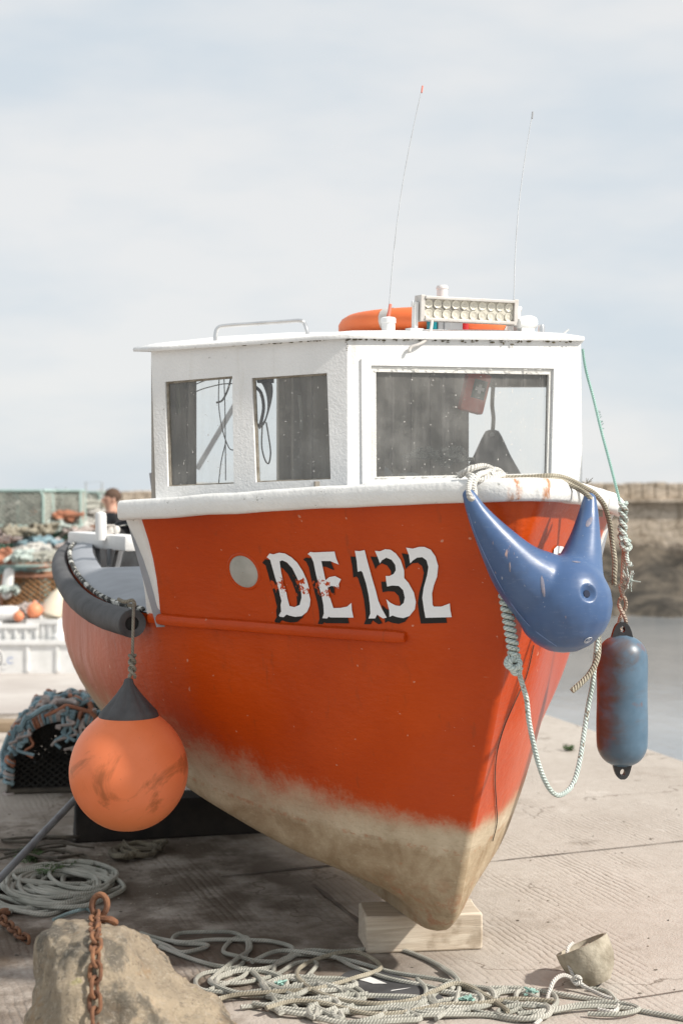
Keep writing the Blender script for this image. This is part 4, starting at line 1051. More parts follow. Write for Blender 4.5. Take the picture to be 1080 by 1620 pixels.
for k in range(9):
    a = math.pi / 2 * k / 8; prof.append((max(.02, rF * math.sin(a) ** .85), hh - hh * math.cos(a)))
for k in range(1, 8): prof.append((rF * (1 + .012 * math.sin(k)), hh + (Lf - 2 * hh) * k / 8))
for k in range(9):
    a = math.pi / 2 * k / 8; prof.append((max(.02, rF * math.cos(a) ** .85), Lf - hh + hh * math.sin(a)))
MB().lathe(prof, fbm, (0, 0, 1), 36).build('fender_body', M['fender'], cf)
M['lug'] = simple('black_vinyl', (0.03, 0.032, 0.035), rough=.45)
def lug(c, up, w):
    out = [c + Vector((x, 0, up * z)) for x, z in ((-w, -.02), (-w * .9, .0), (-w * .78, .018), (-w * .62, .034), (-w * .42, .044), (-w * .2, .049), (w * .2, .049), (w * .42, .044), (w * .62, .034), (w * .78, .018), (w * .9, 0), (w, -.02))]
    hl = [c + Vector((.009 * math.cos(a), 0, up * (.024 + .012 * math.sin(a)))) for a in [2*math.pi*k/12 for k in range(12)]]
    off = Vector((0, -.014, 0)); return holed('eye_lug', M['lug'], None, [p + off for p in out], [[p + off for p in hl]], Vector((0, -1, 0)), .028)
for o in (lug(ft + Vector((0, 0, -.002)), 1, .040), lug(fbm + Vector((0, 0, .004)), -1, .036)):
    o.data.transform(wmat(cf).inverted()); o.parent = cf
# rope from wheelhouse roof (green line) to the fender rope
gl_ = [P(921, 552, 5.1), P(926, 585, 5.1), P(938, 630, 5.09), P(950, 680, 5.07), P(962, 725, 5.05), P(975, 775, 5.03), P(981, 800, 5.02)]
m = MB(); m.tube(cr(gl_, 6), .0050, 7)
for k in range(8): m.tube([P(943 + k, 650 + k * 4, 5.08), P(948 + k, 648 + k * 4 + random.uniform(-3, 3), 5.08)], .0012, 4)
tag(m.build('green_line', M['line_green']), 'thin green line running from wheelhouse roof down to the fender rope', 'rope')
m = MB()
for ph in (0, math.pi):
    st = []
    for k in range(40):
        t = k / 39; y = 795 + 60 * t; a = ph + t * 14; st.append(P(984 + 4.5 * math.cos(a) + (1 if t < .5 else 0), y, DF + .01 * math.sin(a)))
    m.tube(cr(st, 2), .0085, 7)
m.tube(cr([P(984, 848, DF), P(990, 858, 5.0), P(996, 865, 5.0), P(990, 870, 4.99), P(982, 862, 5.01), P(988, 853, 5.02), P(996, 858, 5.02)], 6), .0085, 7)
m.tube(cr([P(991, 866, 5.01), P(990, 880, 5.01), P(994, 893, 5.0), P(999, 892, 5.0)], 6), .0085, 7)
for k in range(26):
    b_ = P(996, 918, 5.0) ; m.tube([b_ + Vector((random.gauss(0, .006), random.gauss(0, .006), random.gauss(0, .012))), b_ + Vector((random.gauss(.004, .012), random.gauss(0, .01), random.gauss(0, .024)))], .0028, 5)
tag(m.build('knotted_rope_end', M['rope_mint']), 'pale knotted rope ends bunched above the cylinder fender', 'rope')
m = MB(); m.tube(cr([P(985, 800, DF), P(986, 860, DF), P(984, 905, DF), P(983, 935, DF)], 6), .0065, 7)
for ph in (0, math.pi):
    st = []
    for k in range(30):
        t = k / 29; a = ph + t * 7.5; st.append(P(984 + (5.5 if t > .3 else 3.5) * math.cos(a), 925 + 72 * t, DF + .010 * math.sin(a)))
    m.tube(cr(st, 2), .0068, 7)
tag(m.build('fender_rope', rope_mat('brown_white_rope', (0.60, 0.52, 0.44), (0.33, 0.25, 0.19))), 'twisted tan rope carrying the cylinder fender', 'rope')

# ------------------------------------------------------------------ big orange buoy
DBY = 4.98
bc = P(204, 1222, DBY); by = empty('orange_buoy', bc - Vector((0, 0, .21))); tag(by, 'big round orange buoy with black cap hanging against the hull', 'buoy')
def buoy_material():
    s = NT('orange_vinyl'); v = s.co(); x = s.sep(v)
    col = s.ramp(s.noise(v, 3.2, 5, .6), .3, .7, (0.78, 0.19, 0.06), (0.88, 0.25, 0.11))
    st = s.noise(s.map(v, (1, 1, 1.2), rot=(.2, .5, .1)), 4.2, 6, .6, 1.2)
    col = s.mix(s.math('MULTIPLY', s.step(st, .52, .66), .75), col, (0.36, 0.10, 0.03))
    col = s.mix(s.math('MULTIPLY', s.step(x[2], .16, -.02), .35), col, (0.68, 0.25, 0.04))
    col = s.mix(s.math('MULTIPLY', s.step(s.noise(v, 60, 3), .68, .74), .3), col, (0.3, 0.11, 0.05))
    return s.done(col, .42, s.bump(s.noise(v, 6, 3), .12, .01), Specular_IOR_Level=.4)
M['buoy'] = buoy_material()
k_ = DBY / 2250
pr = [(.3, -92), (30, -87), (56, -73), (76, -52), (89, -26), (93.5, 0), (91, 24), (83, 48), (70, 68), (56, 82), (44, 92), (30, 104), (16, 122)]
pp = cr([(a, b, 0) for a, b in pr], 4)
MB().lathe([(q.x * k_, q.y * k_) for q in pp], bc, (0, 0, 1), 48, close=False).build('buoy_body', M['buoy'], by)
cp = MB(); n_ = 48; prof_c = [(46.5, 87), (47.5, 90), (45, 97), (33, 110), (20, 125), (9, 140), (6.5, 148), (2, 150)]
for r_, h_ in prof_c:
    for k in range(n_):
        a = 2 * math.pi * k / n_; rib = 1 - .085 * max(0, math.cos(a * 8)) ** 2 * (1 if h_ > 93 else 0)
        cp.v.append(bc + Vector((math.cos(a) * r_ * rib, math.sin(a) * r_ * rib, h_)) * k_)
for i in range(len(prof_c) - 1):
    for k in range(n_): cp.f.append((i*n_+k, i*n_+(k+1)%n_, (i+1)*n_+(k+1)%n_, (i+1)*n_+k))
cp.build('black_cap', M['black_rubber'], by, angle=60)
top = bc + Vector((0, 0, 147 * k_))
m = MB(); m.tube(cr([P(212, 952, 5.06), P(211, 985, 5.0), P(210, 1030, 4.985), P(209, 1060, DBY), top], 6), .0055, 7)
m.tube(cr([P(188, 948, 5.1), P(198, 952, 5.06), P(210, 950, 5.05), P(213, 958, 5.05), P(204, 957, 5.08)], 5), .007, 7)
for ph in (0, math.pi):
    st = []
    for k in range(24):
        t = k / 23; a = ph + t * 10; st.append(P(209.5 + 4.5 * math.cos(a), 1036 + 36 * t, DBY + .01 * math.sin(a)))
    m.tube(cr(st, 2), .0058, 7)
tag(m.build('buoy_rope', rope_mat('grey_brown_rope', (0.34, 0.31, 0.25), (0.20, 0.18, 0.14))), 'grey brown knotted rope holding the orange buoy', 'rope')

# ------------------------------------------------------------------ blocks, pole and creel by the boat
def timber(name, a, b, w, h, mat, label, bev=.008):
    d = (b - a); L = d.length; rz = math.atan2(d.y, d.x); root = (a + b) / 2
    bm = bmesh.new(); bmesh.ops.create_cube(bm, size=1)
    bmesh.ops.scale(bm, vec=(L, w, h), verts=bm.verts); bmesh.ops.subdivide_edges(bm, edges=bm.edges, cuts=7, use_grid_fill=True)
    for v in bm.verts:
        n = noise.noise_vector(v.co * 7 + Vector((L, 0, 0))) * .006; v.co += n; v.co.z += h / 2
    me = bpy.data.meshes.new(name); bmesh.ops.recalc_face_normals(bm, faces=bm.faces)
    for f in bm.faces: f.smooth = True
    for e in bm.edges:
        if len(e.link_faces) == 2 and e.calc_face_angle(0) > R(40): e.smooth = False
    bm.to_mesh(me); bm.free(); me.materials.append(mat)
    o = bpy.data.objects.new(name, me); COL.objects.link(o); o.location = (root.x, root.y, root.z); o.rotation_euler = (0, 0, rz)
    md = o.modifiers.new('b', 'BEVEL'); md.width = bev; md.segments = 2; md.limit_method = 'ANGLE'; md.angle_limit = R(50)
    return tag(o, label, 'timber')
def wood_material(name, a, b, g):
    s = NT(name); v = s.co()
    gr_ = s.noise(s.map(v, (1.2, 16, 16)), 5, 5, .6, .5)
    kn_ = s.n('ShaderNodeTexWave', wave_type='RINGS'); s.l(s.map(v, (6, 20, 20), loc=(.1, .2, .1)), kn_.inputs[0]); kn_.inputs['Scale'].default_value = .6; kn_.inputs['Distortion'].default_value = 4
    col = s.ramp(gr_, .3, .7, b, a); col = s.mix(s.math('MULTIPLY', kn_.outputs['Fac'], .18), col, b)
    col = s.mix(s.math('MULTIPLY', s.step(s.noise(v, 7, 5), .56, .7), .55), col, g)
    return s.done(col, .85, s.bump(gr_, .4, .006))
M['pale_wood'] = wood_material('pale_sawn_timber', (0.68, 0.61, 0.50), (0.46, 0.38, 0.29), (0.24, 0.18, 0.12))
M['kerb_wood'] = wood_material('kerb_timber', (0.33, 0.25, 0.17), (0.22, 0.16, 0.10), (0.12, 0.09, 0.06))
b0, b1 = Gd(578, 1510), Gd(763, 1503)
bd = (b1 - b0).normalized(); bn = Vector((-bd.y, bd.x, 0))
timber('keel_block', b0 + bn * .10, b1 + bn * .10, .20, .134, M['pale_wood'], 'pale sawn timber block under the forefoot of the boat')
timber('support_beam', Gd(112, 1335) + Vector((0, .1, 0)), Gd(420, 1318) + Vector((0, .1, 0)), .2, .19, M['wood_dark'], 'dark timber beam under the bilge behind the orange buoy')
timber('kerb_timber', Gd(-60, 1156), Gd(150, 1156), .16, .075, M['kerb_wood'], 'long brown timber baulk lying across the slip behind the net creel')
pa, pb = Gd(-40, 1432, .02), P(176, 1205, 6.55)
tag(MB().tube([pa, pa.lerp(pb, .5), pb], .016, 12).build('pole', M['galv']), 'dull grey steel pole leaning from the ground up behind the orange buoy', 'pole')

def net_mesh(mb, grid, r, step=1, diag=True):     # diagonal netting on a grid of points
    h, w = len(grid), len(grid[0])
    for o in range(-h, w, step):
        a = [grid[i][o + i] for i in range(h) if 0 <= o + i < w]; b = [grid[i][w - 1 - (o + i)] for i in range(h) if 0 <= o + i < w]
        if len(a) > 1: mb.tube(a, r, 4, caps=False)
        if len(b) > 1: mb.tube(b, r, 4, caps=False)
M['net_dark'] = simple('dark_netting', (0.035, 0.033, 0.028), (0.02, 0.018, 0.015), .9, 20, 0)
M['rope_blue'] = rope_mat('pale_blue_rope', (0.34, 0.48, 0.52), (0.20, 0.32, 0.38))
M['rope_orange'] = rope_mat('faded_orange_rope', (0.56, 0.24, 0.14), (0.40, 0.17, 0.10))
M['rope_pale'] = rope_mat('pale_pink_rope', (0.58, 0.50, 0.47), (0.42, 0.36, 0.33))
ck0 = Gd(102, 1254); cr_root = empty('net_creel', ck0, R(8)); tag(cr_root, 'black net lobster creel wound with faded blue and orange rope, under the stern', 'lobster creel')
cw, cd_, chh = .30, .95, .43                     # half width, length, height
def arch(u, y): 
    a = math.pi * u; return Vector((-cw * math.cos(a) * (1 if True else 1), y, max(0, chh * math.sin(a) ** .62)))
CM = wmat(cr_root)
fr_ = MB()
for y in (0, cd_ / 2, cd_): fr_.tube([CM @ arch(k / 14, y) for k in range(15)], .014, 7)
for x in (-cw, cw): fr_.tube([CM @ Vector((x, 0, .012)), CM @ Vector((x, cd_, .012))], .014, 7)
for y in (0, cd_): fr_.tube([CM @ Vector((-cw, y, .015)), CM @ Vector((cw, y, .015))], .016, 7)
fr_.build('creel_frame', M['rope_dark'], cr_root)
nm = MB(); g_ = [[CM @ arch(i / 22, cd_ * j / 26) for j in range(27)] for i in range(23)]; net_mesh(nm, g_, .007)
ge = []
for i in range(14):
    z = chh * .97 * i / 13; hw = cw * (1 - (z / chh) ** 2.0) ** .5 if z < chh else 0
    ge.append([CM @ Vector((hw * (2 * j / 13 - 1), .02 + .10 * math.sin(math.pi * j / 13) * math.sin(math.pi * i / 13), z)) for j in range(14)])
net_mesh(nm, ge, .005)
for yy in (.22, .5, .8):
    gi = []
    for i in range(12):
        z = chh * .95 * i / 11; hw = cw * (1 - (z / chh) ** 2.0) ** .5; gi.append([CM @ Vector((hw * (2 * j / 11 - 1), cd_ * yy + .03 * math.sin(j * i), z)) for j in range(12)])
    net_mesh(nm, gi, .008)
nm.build('creel_netting', M['net_dark'], cr_root)
bk_ = MB(); bk_.box(CM @ Vector((0, cd_ / 2, .02)), (cw * 1.9, cd_ * .98, .02), Matrix.Rotation(R(8), 3, 'Z')); bk_.build('creel_base', M['wood_dark'], cr_root)
random.seed(9)
for mat, cnt, rr_ in ((M['rope_blue'], 34, .013), (M['rope_orange'], 10, .011), (M['rope_pale'], 22, .012)):
    rp = MB()
    for k in range(cnt):
        u = random.uniform(.05, .85); y = random.uniform(-.02, cd_ * .8); pts = []
        du, dy = random.uniform(-.05, .05), random.uniform(-.05, .05)
        for i in range(7):
            u = min(.93, max(.02, u + du + random.gauss(0, .03))); y = min(cd_, max(-.03, y + dy + random.gauss(0, .035)))
            p = arch(u, y); nn_ = Vector((p.x, 0, p.z)).normalized(); pts.append(CM @ (p + nn_ * random.uniform(.012, .07)))
        rp.tube(cr(pts, 4), rr_ * random.uniform(.8, 1.2), 6)
    for k in range(cnt // 3):                         # strands drooping over the end
        u = random.uniform(.2, .85); p = arch(u, -.03); q_ = [CM @ (p + Vector((0, .04, .01)))]; L_ = random.uniform(.05, .20) * (p.z / chh)
        for i in range(1, 6): q_.append(CM @ (p + Vector((random.gauss(0, .012) * i, -.02 - .008 * i, -L_ * i / 5))))
        rp.tube(cr(q_, 3), rr_ * .7, 6)
    for k in range(cnt):                             # whippings round the end hoop
        u = random.uniform(0, .9); p = arch(u, -.005); a_ = []
        for i in range(9):
            t = 2 * math.pi * i / 8 * 1.6; nn_ = Vector((p.x, 0, p.z)).normalized(); tg = Vector((-nn_.z, 0, nn_.x))
            a_.append(CM @ (p + nn_ * (.026 * math.cos(t)) + Vector((0, .026 * math.sin(t), 0)) + tg * .012 * i / 8))
        rp.tube(cr(a_, 2), .010, 6)
    rp.build('rope_winding', mat, cr_root)['kind'] = 'stuff'

# ------------------------------------------------------------------ ropes on the ground
def loops_rope(m, seq, r, zbase=0.0, seed=0, sub=6):
    rnd = random.Random(seed); pts = []
    for (cx, cy, rx, ry, turns, a0) in seq:
        N = max(4, int(abs(turns) * 9))
        for k in range(N + 1):
            a = a0 + 2 * math.pi * turns * k / N; j = 1 + .06 * rnd.uniform(-1, 1)
            pts.append((cx + rx * j * math.cos(a) + rnd.gauss(0, 1.2), cy + ry * j * math.sin(a) + rnd.gauss(0, .8)))
    w3 = []
    for i, (x, y) in enumerate(pts):
        p = Gd(x, y); p.z = r + zbase + r * 1.3 * abs(noise.noise(Vector((p.x * 9, p.y * 9, seed * 3.7)))) * 2 ; w3.append(p)
    m.tube(cr(w3, sub), r, 7)
random.seed(31)
m = MB()
# coil on the left
for k in range(9):
    loops_rope(m, [(95 + random.uniform(-14, 14), 1412 + random.uniform(-6, 8), random.uniform(45, 90), random.uniform(16, 30), 1.5, random.uniform(0, 6)),
                   (110 + random.uniform(-20, 30), 1405 + random.uniform(-6, 6), random.uniform(40, 75), random.uniform(14, 27), 1.2, random.uniform(0, 6))], .0095, .004 * k, k)
for k in range(5): loops_rope(m, [(45, 1418 + 2 * k, 50 + 4 * k, 17 + 2.2 * k, 1.1, .5 * k)], .0095, .0, 50 + k)
tag(m.build('rope_coil', M['rope']), 'coil of grey green rope lying beside weeds behind the rock', 'rope')
tag(MB().tube(cr([Gd(85, 1455, .01), Gd(105, 1446, .012), Gd(125, 1440, .02), Gd(137, 1438, .012), Gd(150, 1445, .01)], 6), .007, 7).build('rope_offcut', rope_mat('pale_teal_rope', (0.45, 0.58, 0.58), (0.3, 0.42, 0.42))), 'short pale teal rope end between the coil and the rock', 'rope')
# the long tangle in front
m = MB(); random.seed(77)
def strand(pts, r=.0080, seed=1, zb=0.0):
    w3 = []
    for x, y in pts:
        x += random.gauss(0, 2.2); y += random.gauss(0, 1.0)
        p = Gd(x, y); p.z = r + zb + r * 2.4 * abs(noise.noise(Vector((p.x * 7, p.y * 7, seed * 2.3)))); w3.append(p)
    m.tube(cr(w3, 7), r, 7)
strand([(222, 1482), (250, 1487), (290, 1497), (340, 1493), (400, 1492), (440, 1496), (458, 1508), (445, 1522), (410, 1528), (375, 1522), (350, 1508), (370, 1490), (390, 1487), (395, 1505), (380, 1525), (340, 1545), (330, 1560)], seed=1)
strand([(230, 1490), (262, 1500), (285, 1512), (330, 1500), (280, 1495), (283, 1484), (320, 1482), (365, 1485), (390, 1495), (392, 1510), (385, 1530), (360, 1540), (320, 1545), (310, 1560), (330, 1572), (400, 1575)], seed=2)
strand([(250, 1505), (300, 1520), (350, 1535), (410, 1540), (450, 1525), (480, 1512), (540, 1510), (600, 1503), (640, 1508), (690, 1530), (720, 1555), (715, 1575)], seed=3)
strand([(430, 1545), (440, 1525), (470, 1515), (520, 1520), (560, 1535), (620, 1555), (680, 1568), (730, 1580), (790, 1583)], seed=4)
strand([(400, 1530), (440, 1512), (500, 1518), (560, 1528), (620, 1545), (690, 1562), (740, 1572), (760, 1590), (740, 1605), (690, 1612), (640, 1606)], seed=5, zb=.006)
strand([(330, 1560), (380, 1560), (430, 1550), (470, 1530), (500, 1535), (480, 1560), (465, 1590), (480, 1610), (520, 1615), (560, 1600), (545, 1575), (500, 1560), (460, 1565)], seed=6)
strand([(340, 1585), (400, 1575), (460, 1570), (520, 1580), (560, 1590), (600, 1605), (660, 1600), (720, 1585), (780, 1590), (830, 1595)], seed=7)
strand([(380, 1600), (450, 1592), (520, 1590), (575, 1585), (560, 1570), (520, 1555), (490, 1548)], seed=8)
strand([(330, 1575), (380, 1555), (400, 1545), (460, 1560), (540, 1572), (570, 1588), (540, 1604), (470, 1607), (400, 1598)], seed=9, zb=.006)
strand([(540, 1602), (600, 1598), (680, 1606), (730, 1598), (770, 1580), (810, 1568), (850, 1575), (830, 1600), (790, 1608), (750, 1602), (760, 1585), (800, 1575), (840, 1580), (870, 1600)], seed=10)
strand([(700, 1560), (745, 1568), (790, 1566), (850, 1572), (900, 1580), (940, 1585), (975, 1590), (960, 1575), (930, 1570)], seed=11)
strand([(600, 1618), (680, 1615), (760, 1612), (830, 1616), (880, 1600), (870, 1580), (840, 1572), (815, 1580), (820, 1600), (850, 1608), (920, 1604), (980, 1600), (1040, 1608), (1090, 1618)], seed=12)
strand([(820, 1612), (870, 1605), (930, 1595), (980, 1595), (1010, 1604), (980, 1614), (930, 1610)], seed=13, zb=.005)
strand([(700, 1540), (722, 1560), (726, 1578), (716, 1600), (690, 1622)], seed=14, zb=.006)
strand([(660, 1555), (672, 1578), (664, 1600), (640, 1615)], seed=15, zb=.006)
for k in range(4):
    loops_rope(m, [(random.uniform(380, 540), random.uniform(1555, 1600), random.uniform(30, 75), random.uniform(10, 22), 1.3, random.uniform(0, 6)), (random.uniform(430, 640), random.uniform(1580, 1618), random.uniform(30, 80), random.uniform(8, 18), 1.2, random.uniform(0, 6))], .0095, .003, 90 + k)
for k in range(1):
    loops_rope(m, [(random.uniform(720, 850), random.uniform(1580, 1612), random.uniform(25, 60), random.uniform(9, 20), 1.4, random.uniform(0, 6)), (random.uniform(760, 900), random.uniform(1585, 1615), random.uniform(30, 70), random.uniform(8, 16), 1.2, random.uniform(0, 6))], .0095, .003, 120 + k)
m_ = m; m = MB()
strand([(300, 1618), (360, 1590), (430, 1582), (500, 1575), (560, 1560), (600, 1540), (560, 1520), (500, 1528), (470, 1550), (500, 1580), (570, 1600), (650, 1592), (720, 1570), (770, 1590), (800, 1612)], .008, seed=31, zb=.012)
strand([(420, 1610), (470, 1600), (520, 1602), (580, 1612), (640, 1610), (700, 1600), (760, 1602), (820, 1590), (880, 1596)], .008, seed=32, zb=.010)
tag(m.build('tan_rope', M['rope_tan']), 'thinner tan rope mixed through the grey green rope tangle', 'rope')
m = m_
tangle = tag(m.build('rope_tangle', M['rope']), 'long untidy tangle of grey green rope in front of the keel block', 'rope')
# whippings of teal yarn on the tangle
for px, py in ((444, 1556), (741, 1580), (838, 1568)):
    c = Gd(px, py, .022); yn = [c]
    for k in range(20): yn.append(c + Vector((random.gauss(0, .012), random.gauss(0, .010), random.gauss(0, .006))))
    MB().tube(yn, .004, 5).build('yarn_whipping', M['line_green'], tangle)
# old sole-shaped rubber pad among the ropes
pad = empty('rubber_pad', Gd(625, 1568)); tag(pad, 'flat black oval rubber pad with white paint marks under the ropes', 'rubber pad')
ol = [(540, 1545), (556, 1535), (585, 1534), (620, 1541), (655, 1552), (688, 1568), (705, 1585), (700, 1600), (675, 1604), (640, 1598), (600, 1582), (560, 1562)]
olp = cr([Gd(x, y, .012) for x, y in ol], 4, True); n_ = Vector((0, 0, 1))
o = holed('pad_body', M['black_rubber'], None, olp, [], n_, .011); o.data.transform(wmat(pad).inverted()); o.parent = pad
for poly in ([(568, 1550), (585, 1545), (612, 1556), (590, 1556), (580, 1553)], [(617, 1568), (642, 1564), (650, 1562), (620, 1566)], [(650, 1576), (660, 1574), (664, 1580), (654, 1581)], [(655, 1590), (690, 1588), (692, 1590), (660, 1593)]):
    pm = MB(); pm.quad(*[Gd(x, y, .0145) for x, y in poly]); pm.build('paint_mark', M['plastic_white'], pad, smooth=False)
# concrete bowl weight
ax = Vector((-.40, .24, .88)).normalized(); bb = P(932, 1538, 4.80); bb.z = .026
bw = empty('concrete_bowl', bb); tag(bw, 'small weathered concrete bowl weight tipped on its side, roped', 'weight')
prf = [(.018, -.085), (.045, -.082), (.052, -.070), (.072, -.045), (.088, -.005), (.094, .04), (.094, .075), (.084, .075), (.080, .045), (.066, .025), (.001, .022)]
M['bowl'] = simple('old_concrete', (0.42, 0.38, 0.30), (0.22, 0.19, 0.14), .9, 18, .6, 60, .006)
bc_ = bb + Vector((0, 0, .045))
prf = [(a_, b_ * .86) for a_, b_ in prf]
MB().lathe(prf, bc_, ax, 30, close=False).build('bowl_body', M['bowl'], bw)
pbl = MB(); random.seed(2)
for k in range(26):
    t = random.uniform(0, 6.28); q_ = random.uniform(0, .065); x = ax.orthogonal().normalized(); y = ax.cross(x)
    pbl.ball(bc_ + ax * (.036 + random.uniform(0, .012)) + (x * math.cos(t) + y * math.sin(t)) * q_, random.uniform(.008, .016), 7, 1, 1, .8)
pbl.build('gravel_fill', simple('gravel', (0.55, 0.48, 0.38), (0.25, 0.2, 0.15), .9, 30), bw)
m = MB()
m.tube(cr([P(905, 1492, 4.84), P(897, 1502, 4.80), P(898, 1522, 4.76), P(905, 1542, 4.74), P(910, 1551, 4.74)], 6), .0065, 7)
m.tube(cr([P(903, 1551, 4.72), P(912, 1545, 4.71), P(918, 1550, 4.71), P(911, 1557, 4.71), P(904, 1549, 4.73), P(914, 1554, 4.72)], 5), .0065, 7)
m.tube(cr([P(908, 1550, 4.74), P(890, 1543, 4.72), P(875, 1553, 4.68), Gd(866, 1578, .012), Gd(860, 1605, .01), Gd(845, 1622, .01)], 6), .0075, 7)
m.tube(cr([P(912, 1552, 4.72), Gd(928, 1563, .02), Gd(955, 1576, .01), Gd(975, 1584, .01), Gd(972, 1600, .01), Gd(945, 1597, .012)], 6), .0075, 7)
tag(m.build('bowl_rope', M['rope_white']), 'pale rope tied round the concrete bowl weight', 'rope')

# dark rope scraps, old line and weeds beside the coil
m = MB(); random.seed(13)
for k in range(9):
    x0, y0 = random.uniform(-10, 60), random.uniform(1320, 1365)
    m.tube(cr([Gd(x0, y0, .01), Gd(x0 + 40, y0 - random.uniform(-4, 12), random.uniform(.01, .05)), Gd(x0 + 80, y0 + random.uniform(-8, 4), random.uniform(.01, .03)), Gd(x0 + random.uniform(90, 115), y0 + random.uniform(-6, 10), .01)], 5), random.uniform(.005, .009), 6)
tag(m.build('old_line', M['rope_dark']), 'dark frayed lines strewn on the ground under the grey pole', 'rope')
m = MB()
loops_rope(m, [(222, 1352, 26, 9, 1.3, 0), (200, 1356, 18, 6, 1.5, 2), (250, 1345, 14, 6, 1.2, 1)], .012, .004, 3); loops_rope(m, [(196, 1357, 18, 8, 2.0, 1)], .012, .01, 4)
m.tube(cr([Gd(196, 1330, .02), Gd(205, 1340, .04), Gd(220, 1346, .03)], 5), .006, 6)
tag(m.build('rope_clump', rope_mat('mouldy_rope', (0.24, 0.21, 0.15), (0.12, 0.10, 0.07))), 'small mouldy rope clump in the shade below the orange buoy', 'rope')
M['leaf'] = simple('weed_leaf', (0.07, 0.13, 0.035), (0.04, 0.08, 0.02), .6, 20, 0)
def weed(px, py, n, h, label, seed):
    random.seed(seed); root = Gd(px, py); w = MB()
    for k in range(n):
        a = random.uniform(0, 6.28); L = h * random.uniform(.5, 1.1); lean = random.uniform(.2, .9); d = Vector((math.cos(a), math.sin(a), 0))
        b0 = root + Vector((random.gauss(0, h * .35), random.gauss(0, h * .35), 0))
        for q in range(5):
            t = (q + 1) / 5; p = b0 + d * L * lean * t + Vector((0, 0, L * t * (1 - .3 * t))); sd_ = d.cross(Vector((0, 0, 1)))
            for sg in (-1, 1):
                tip = p + sd_ * sg * L * .32 + d * L * .12; w.quad(p, p + (tip - p) * .5 + d * L * .07, tip, p + (tip - p) * .5 - d * L * .06 + Vector((0, 0, .004)))
        w.tube([b0, b0 + d * L * lean * .5 + Vector((0, 0, L * .45)), b0 + d * L * lean + Vector((0, 0, L * .7))], .0014, 4)
    return tag(w.build('weed', M['leaf'], smooth=False), label, 'weed')
weed(72, 1392, 30, .085, 'ferny green weed growing beside the coiled rope', 3)
weed(48, 1362, 22, .07, 'low dark weed growing among the old lines', 4)
weed(148, 1381, 5, .06, 'single bright leafy sprig standing behind the coiled rope', 5)
weed(900, 1188, 16, .05, 'flat green weed in the concrete joint by the quay edge', 6)

db = MB(); random.seed(61)
for k in range(420):
    if k < 260: px, py = random.gauss(150, 110), random.gauss(1375, 50)
    else: px, py = random.uniform(0, 1080), random.uniform(1250, 1620)
    if py < 1240 or py > 1640: continue
    p = Gd(px, py, .002); q_ = random.uniform(.002, .0055) * (1.5 if random.random() < .08 else 1); b0 = len(db.v)
    db.ball(p, q_, 5, random.uniform(.8, 2), random.uniform(.8, 2), .6)
tag(db.build('debris', simple('grit', (0.42, 0.37, 0.30), (0.05, 0.04, 0.03), .9, 14, 0)), 'grit, chips and flakes scattered over the slipway concrete', 'debris', kind='stuff')

# ------------------------------------------------------------------ mooring rock with ring and chain
rk = empty('mooring_rock', Gd(200, 1700)); tag(rk, 'big lichen stained boulder with an iron ring in its top', 'boulder')
hp3 = [P(60, 1462, 3.85), P(110, 1452, 3.95), P(150, 1449, 4.02), P(200, 1451, 3.98), P(228, 1474, 3.92), P(262, 1515, 3.9), P(310, 1556, 3.88), P(352, 1594, 3.86), P(384, 1630, 3.84),
       P(52, 1500, 3.78), P(46, 1620, 3.68), P(150, 1490, 3.62), P(230, 1560, 3.60), P(300, 1640, 3.6), P(90, 1520, 3.62), P(110, 1456, 4.25), P(190, 1462, 4.25), P(340, 1600, 4.2)]
base = [(38, 3.6), (150, 3.45), (330, 3.5), (430, 3.85), (380, 4.25), (180, 4.4), (60, 4.2)]
for px, D in base: q_ = P(px, 785, D); q_.z = -.03; hp3.append(q_)
bm = bmesh.new(); vs = [bm.verts.new(p) for p in hp3]; bmesh.ops.convex_hull(bm, input=vs)
bmesh.ops.delete(bm, geom=[v for v in bm.verts if not v.link_faces], context='VERTS')
bmesh.ops.triangulate(bm, faces=bm.faces)
for k in range(4):
    bmesh.ops.subdivide_edges(bm, edges=bm.edges, cuts=1, use_grid_fill=True); bmesh.ops.triangulate(bm, faces=bm.faces)
    if k < 3: bmesh.ops.smooth_vert(bm, verts=bm.verts, factor=.28, use_axis_x=True, use_axis_y=True, use_axis_z=True)
bm.normal_update()
for v in bm.verts:
    n = noise.fractal(v.co * 5.0, 1.0, 2.1, 4) * .03 + noise.fractal(v.co * 22, 1.0, 2.1, 3) * .006 - abs(noise.noise(v.co * 4.1 + Vector((3, 1, 2)))) * .022
    cell = noise.voronoi(v.co * 5.5)[0]; n -= .030 * max(0, .22 - (cell[1] - cell[0])) / .22 * .28; n += .004 * (noise.cell(v.co * 7) - .5)
    v.co += v.normal * n
RKi = wmat(rk).inverted()
rbv = BVHTree.FromBMesh(bm)
for v in bm.verts: v.co = RKi @ v.co
me = bpy.data.meshes.new('rock_body'); bm.to_mesh(me); bm.free()
for p in me.polygons: p.use_smooth = True
s = NT('lichen_rock'); v = s.co()
c_ = s.ramp(s.noise(v, 3.4, 6, .65, .4), .32, .68, (0.24, 0.20, 0.15), (0.60, 0.485, 0.34))
c_ = s.mix(s.math('MULTIPLY', s.step(s.noise(v, 5, 5, .7), .52, .66), .8), c_, (0.40, 0.24, 0.11))
c_ = s.mix(s.math('MULTIPLY', s.step(s.noise(s.map(v, loc=(4, 2, 1)), 4, 5, .7), .53, .64), .75), c_, (0.10, 0.095, 0.08))
c_ = s.mix(s.math('MULTIPLY', s.step(s.noise(s.map(v, loc=(1, 7, 3)), 9, 4, .6), .66, .72), .5), c_, (0.40, 0.38, 0.12))
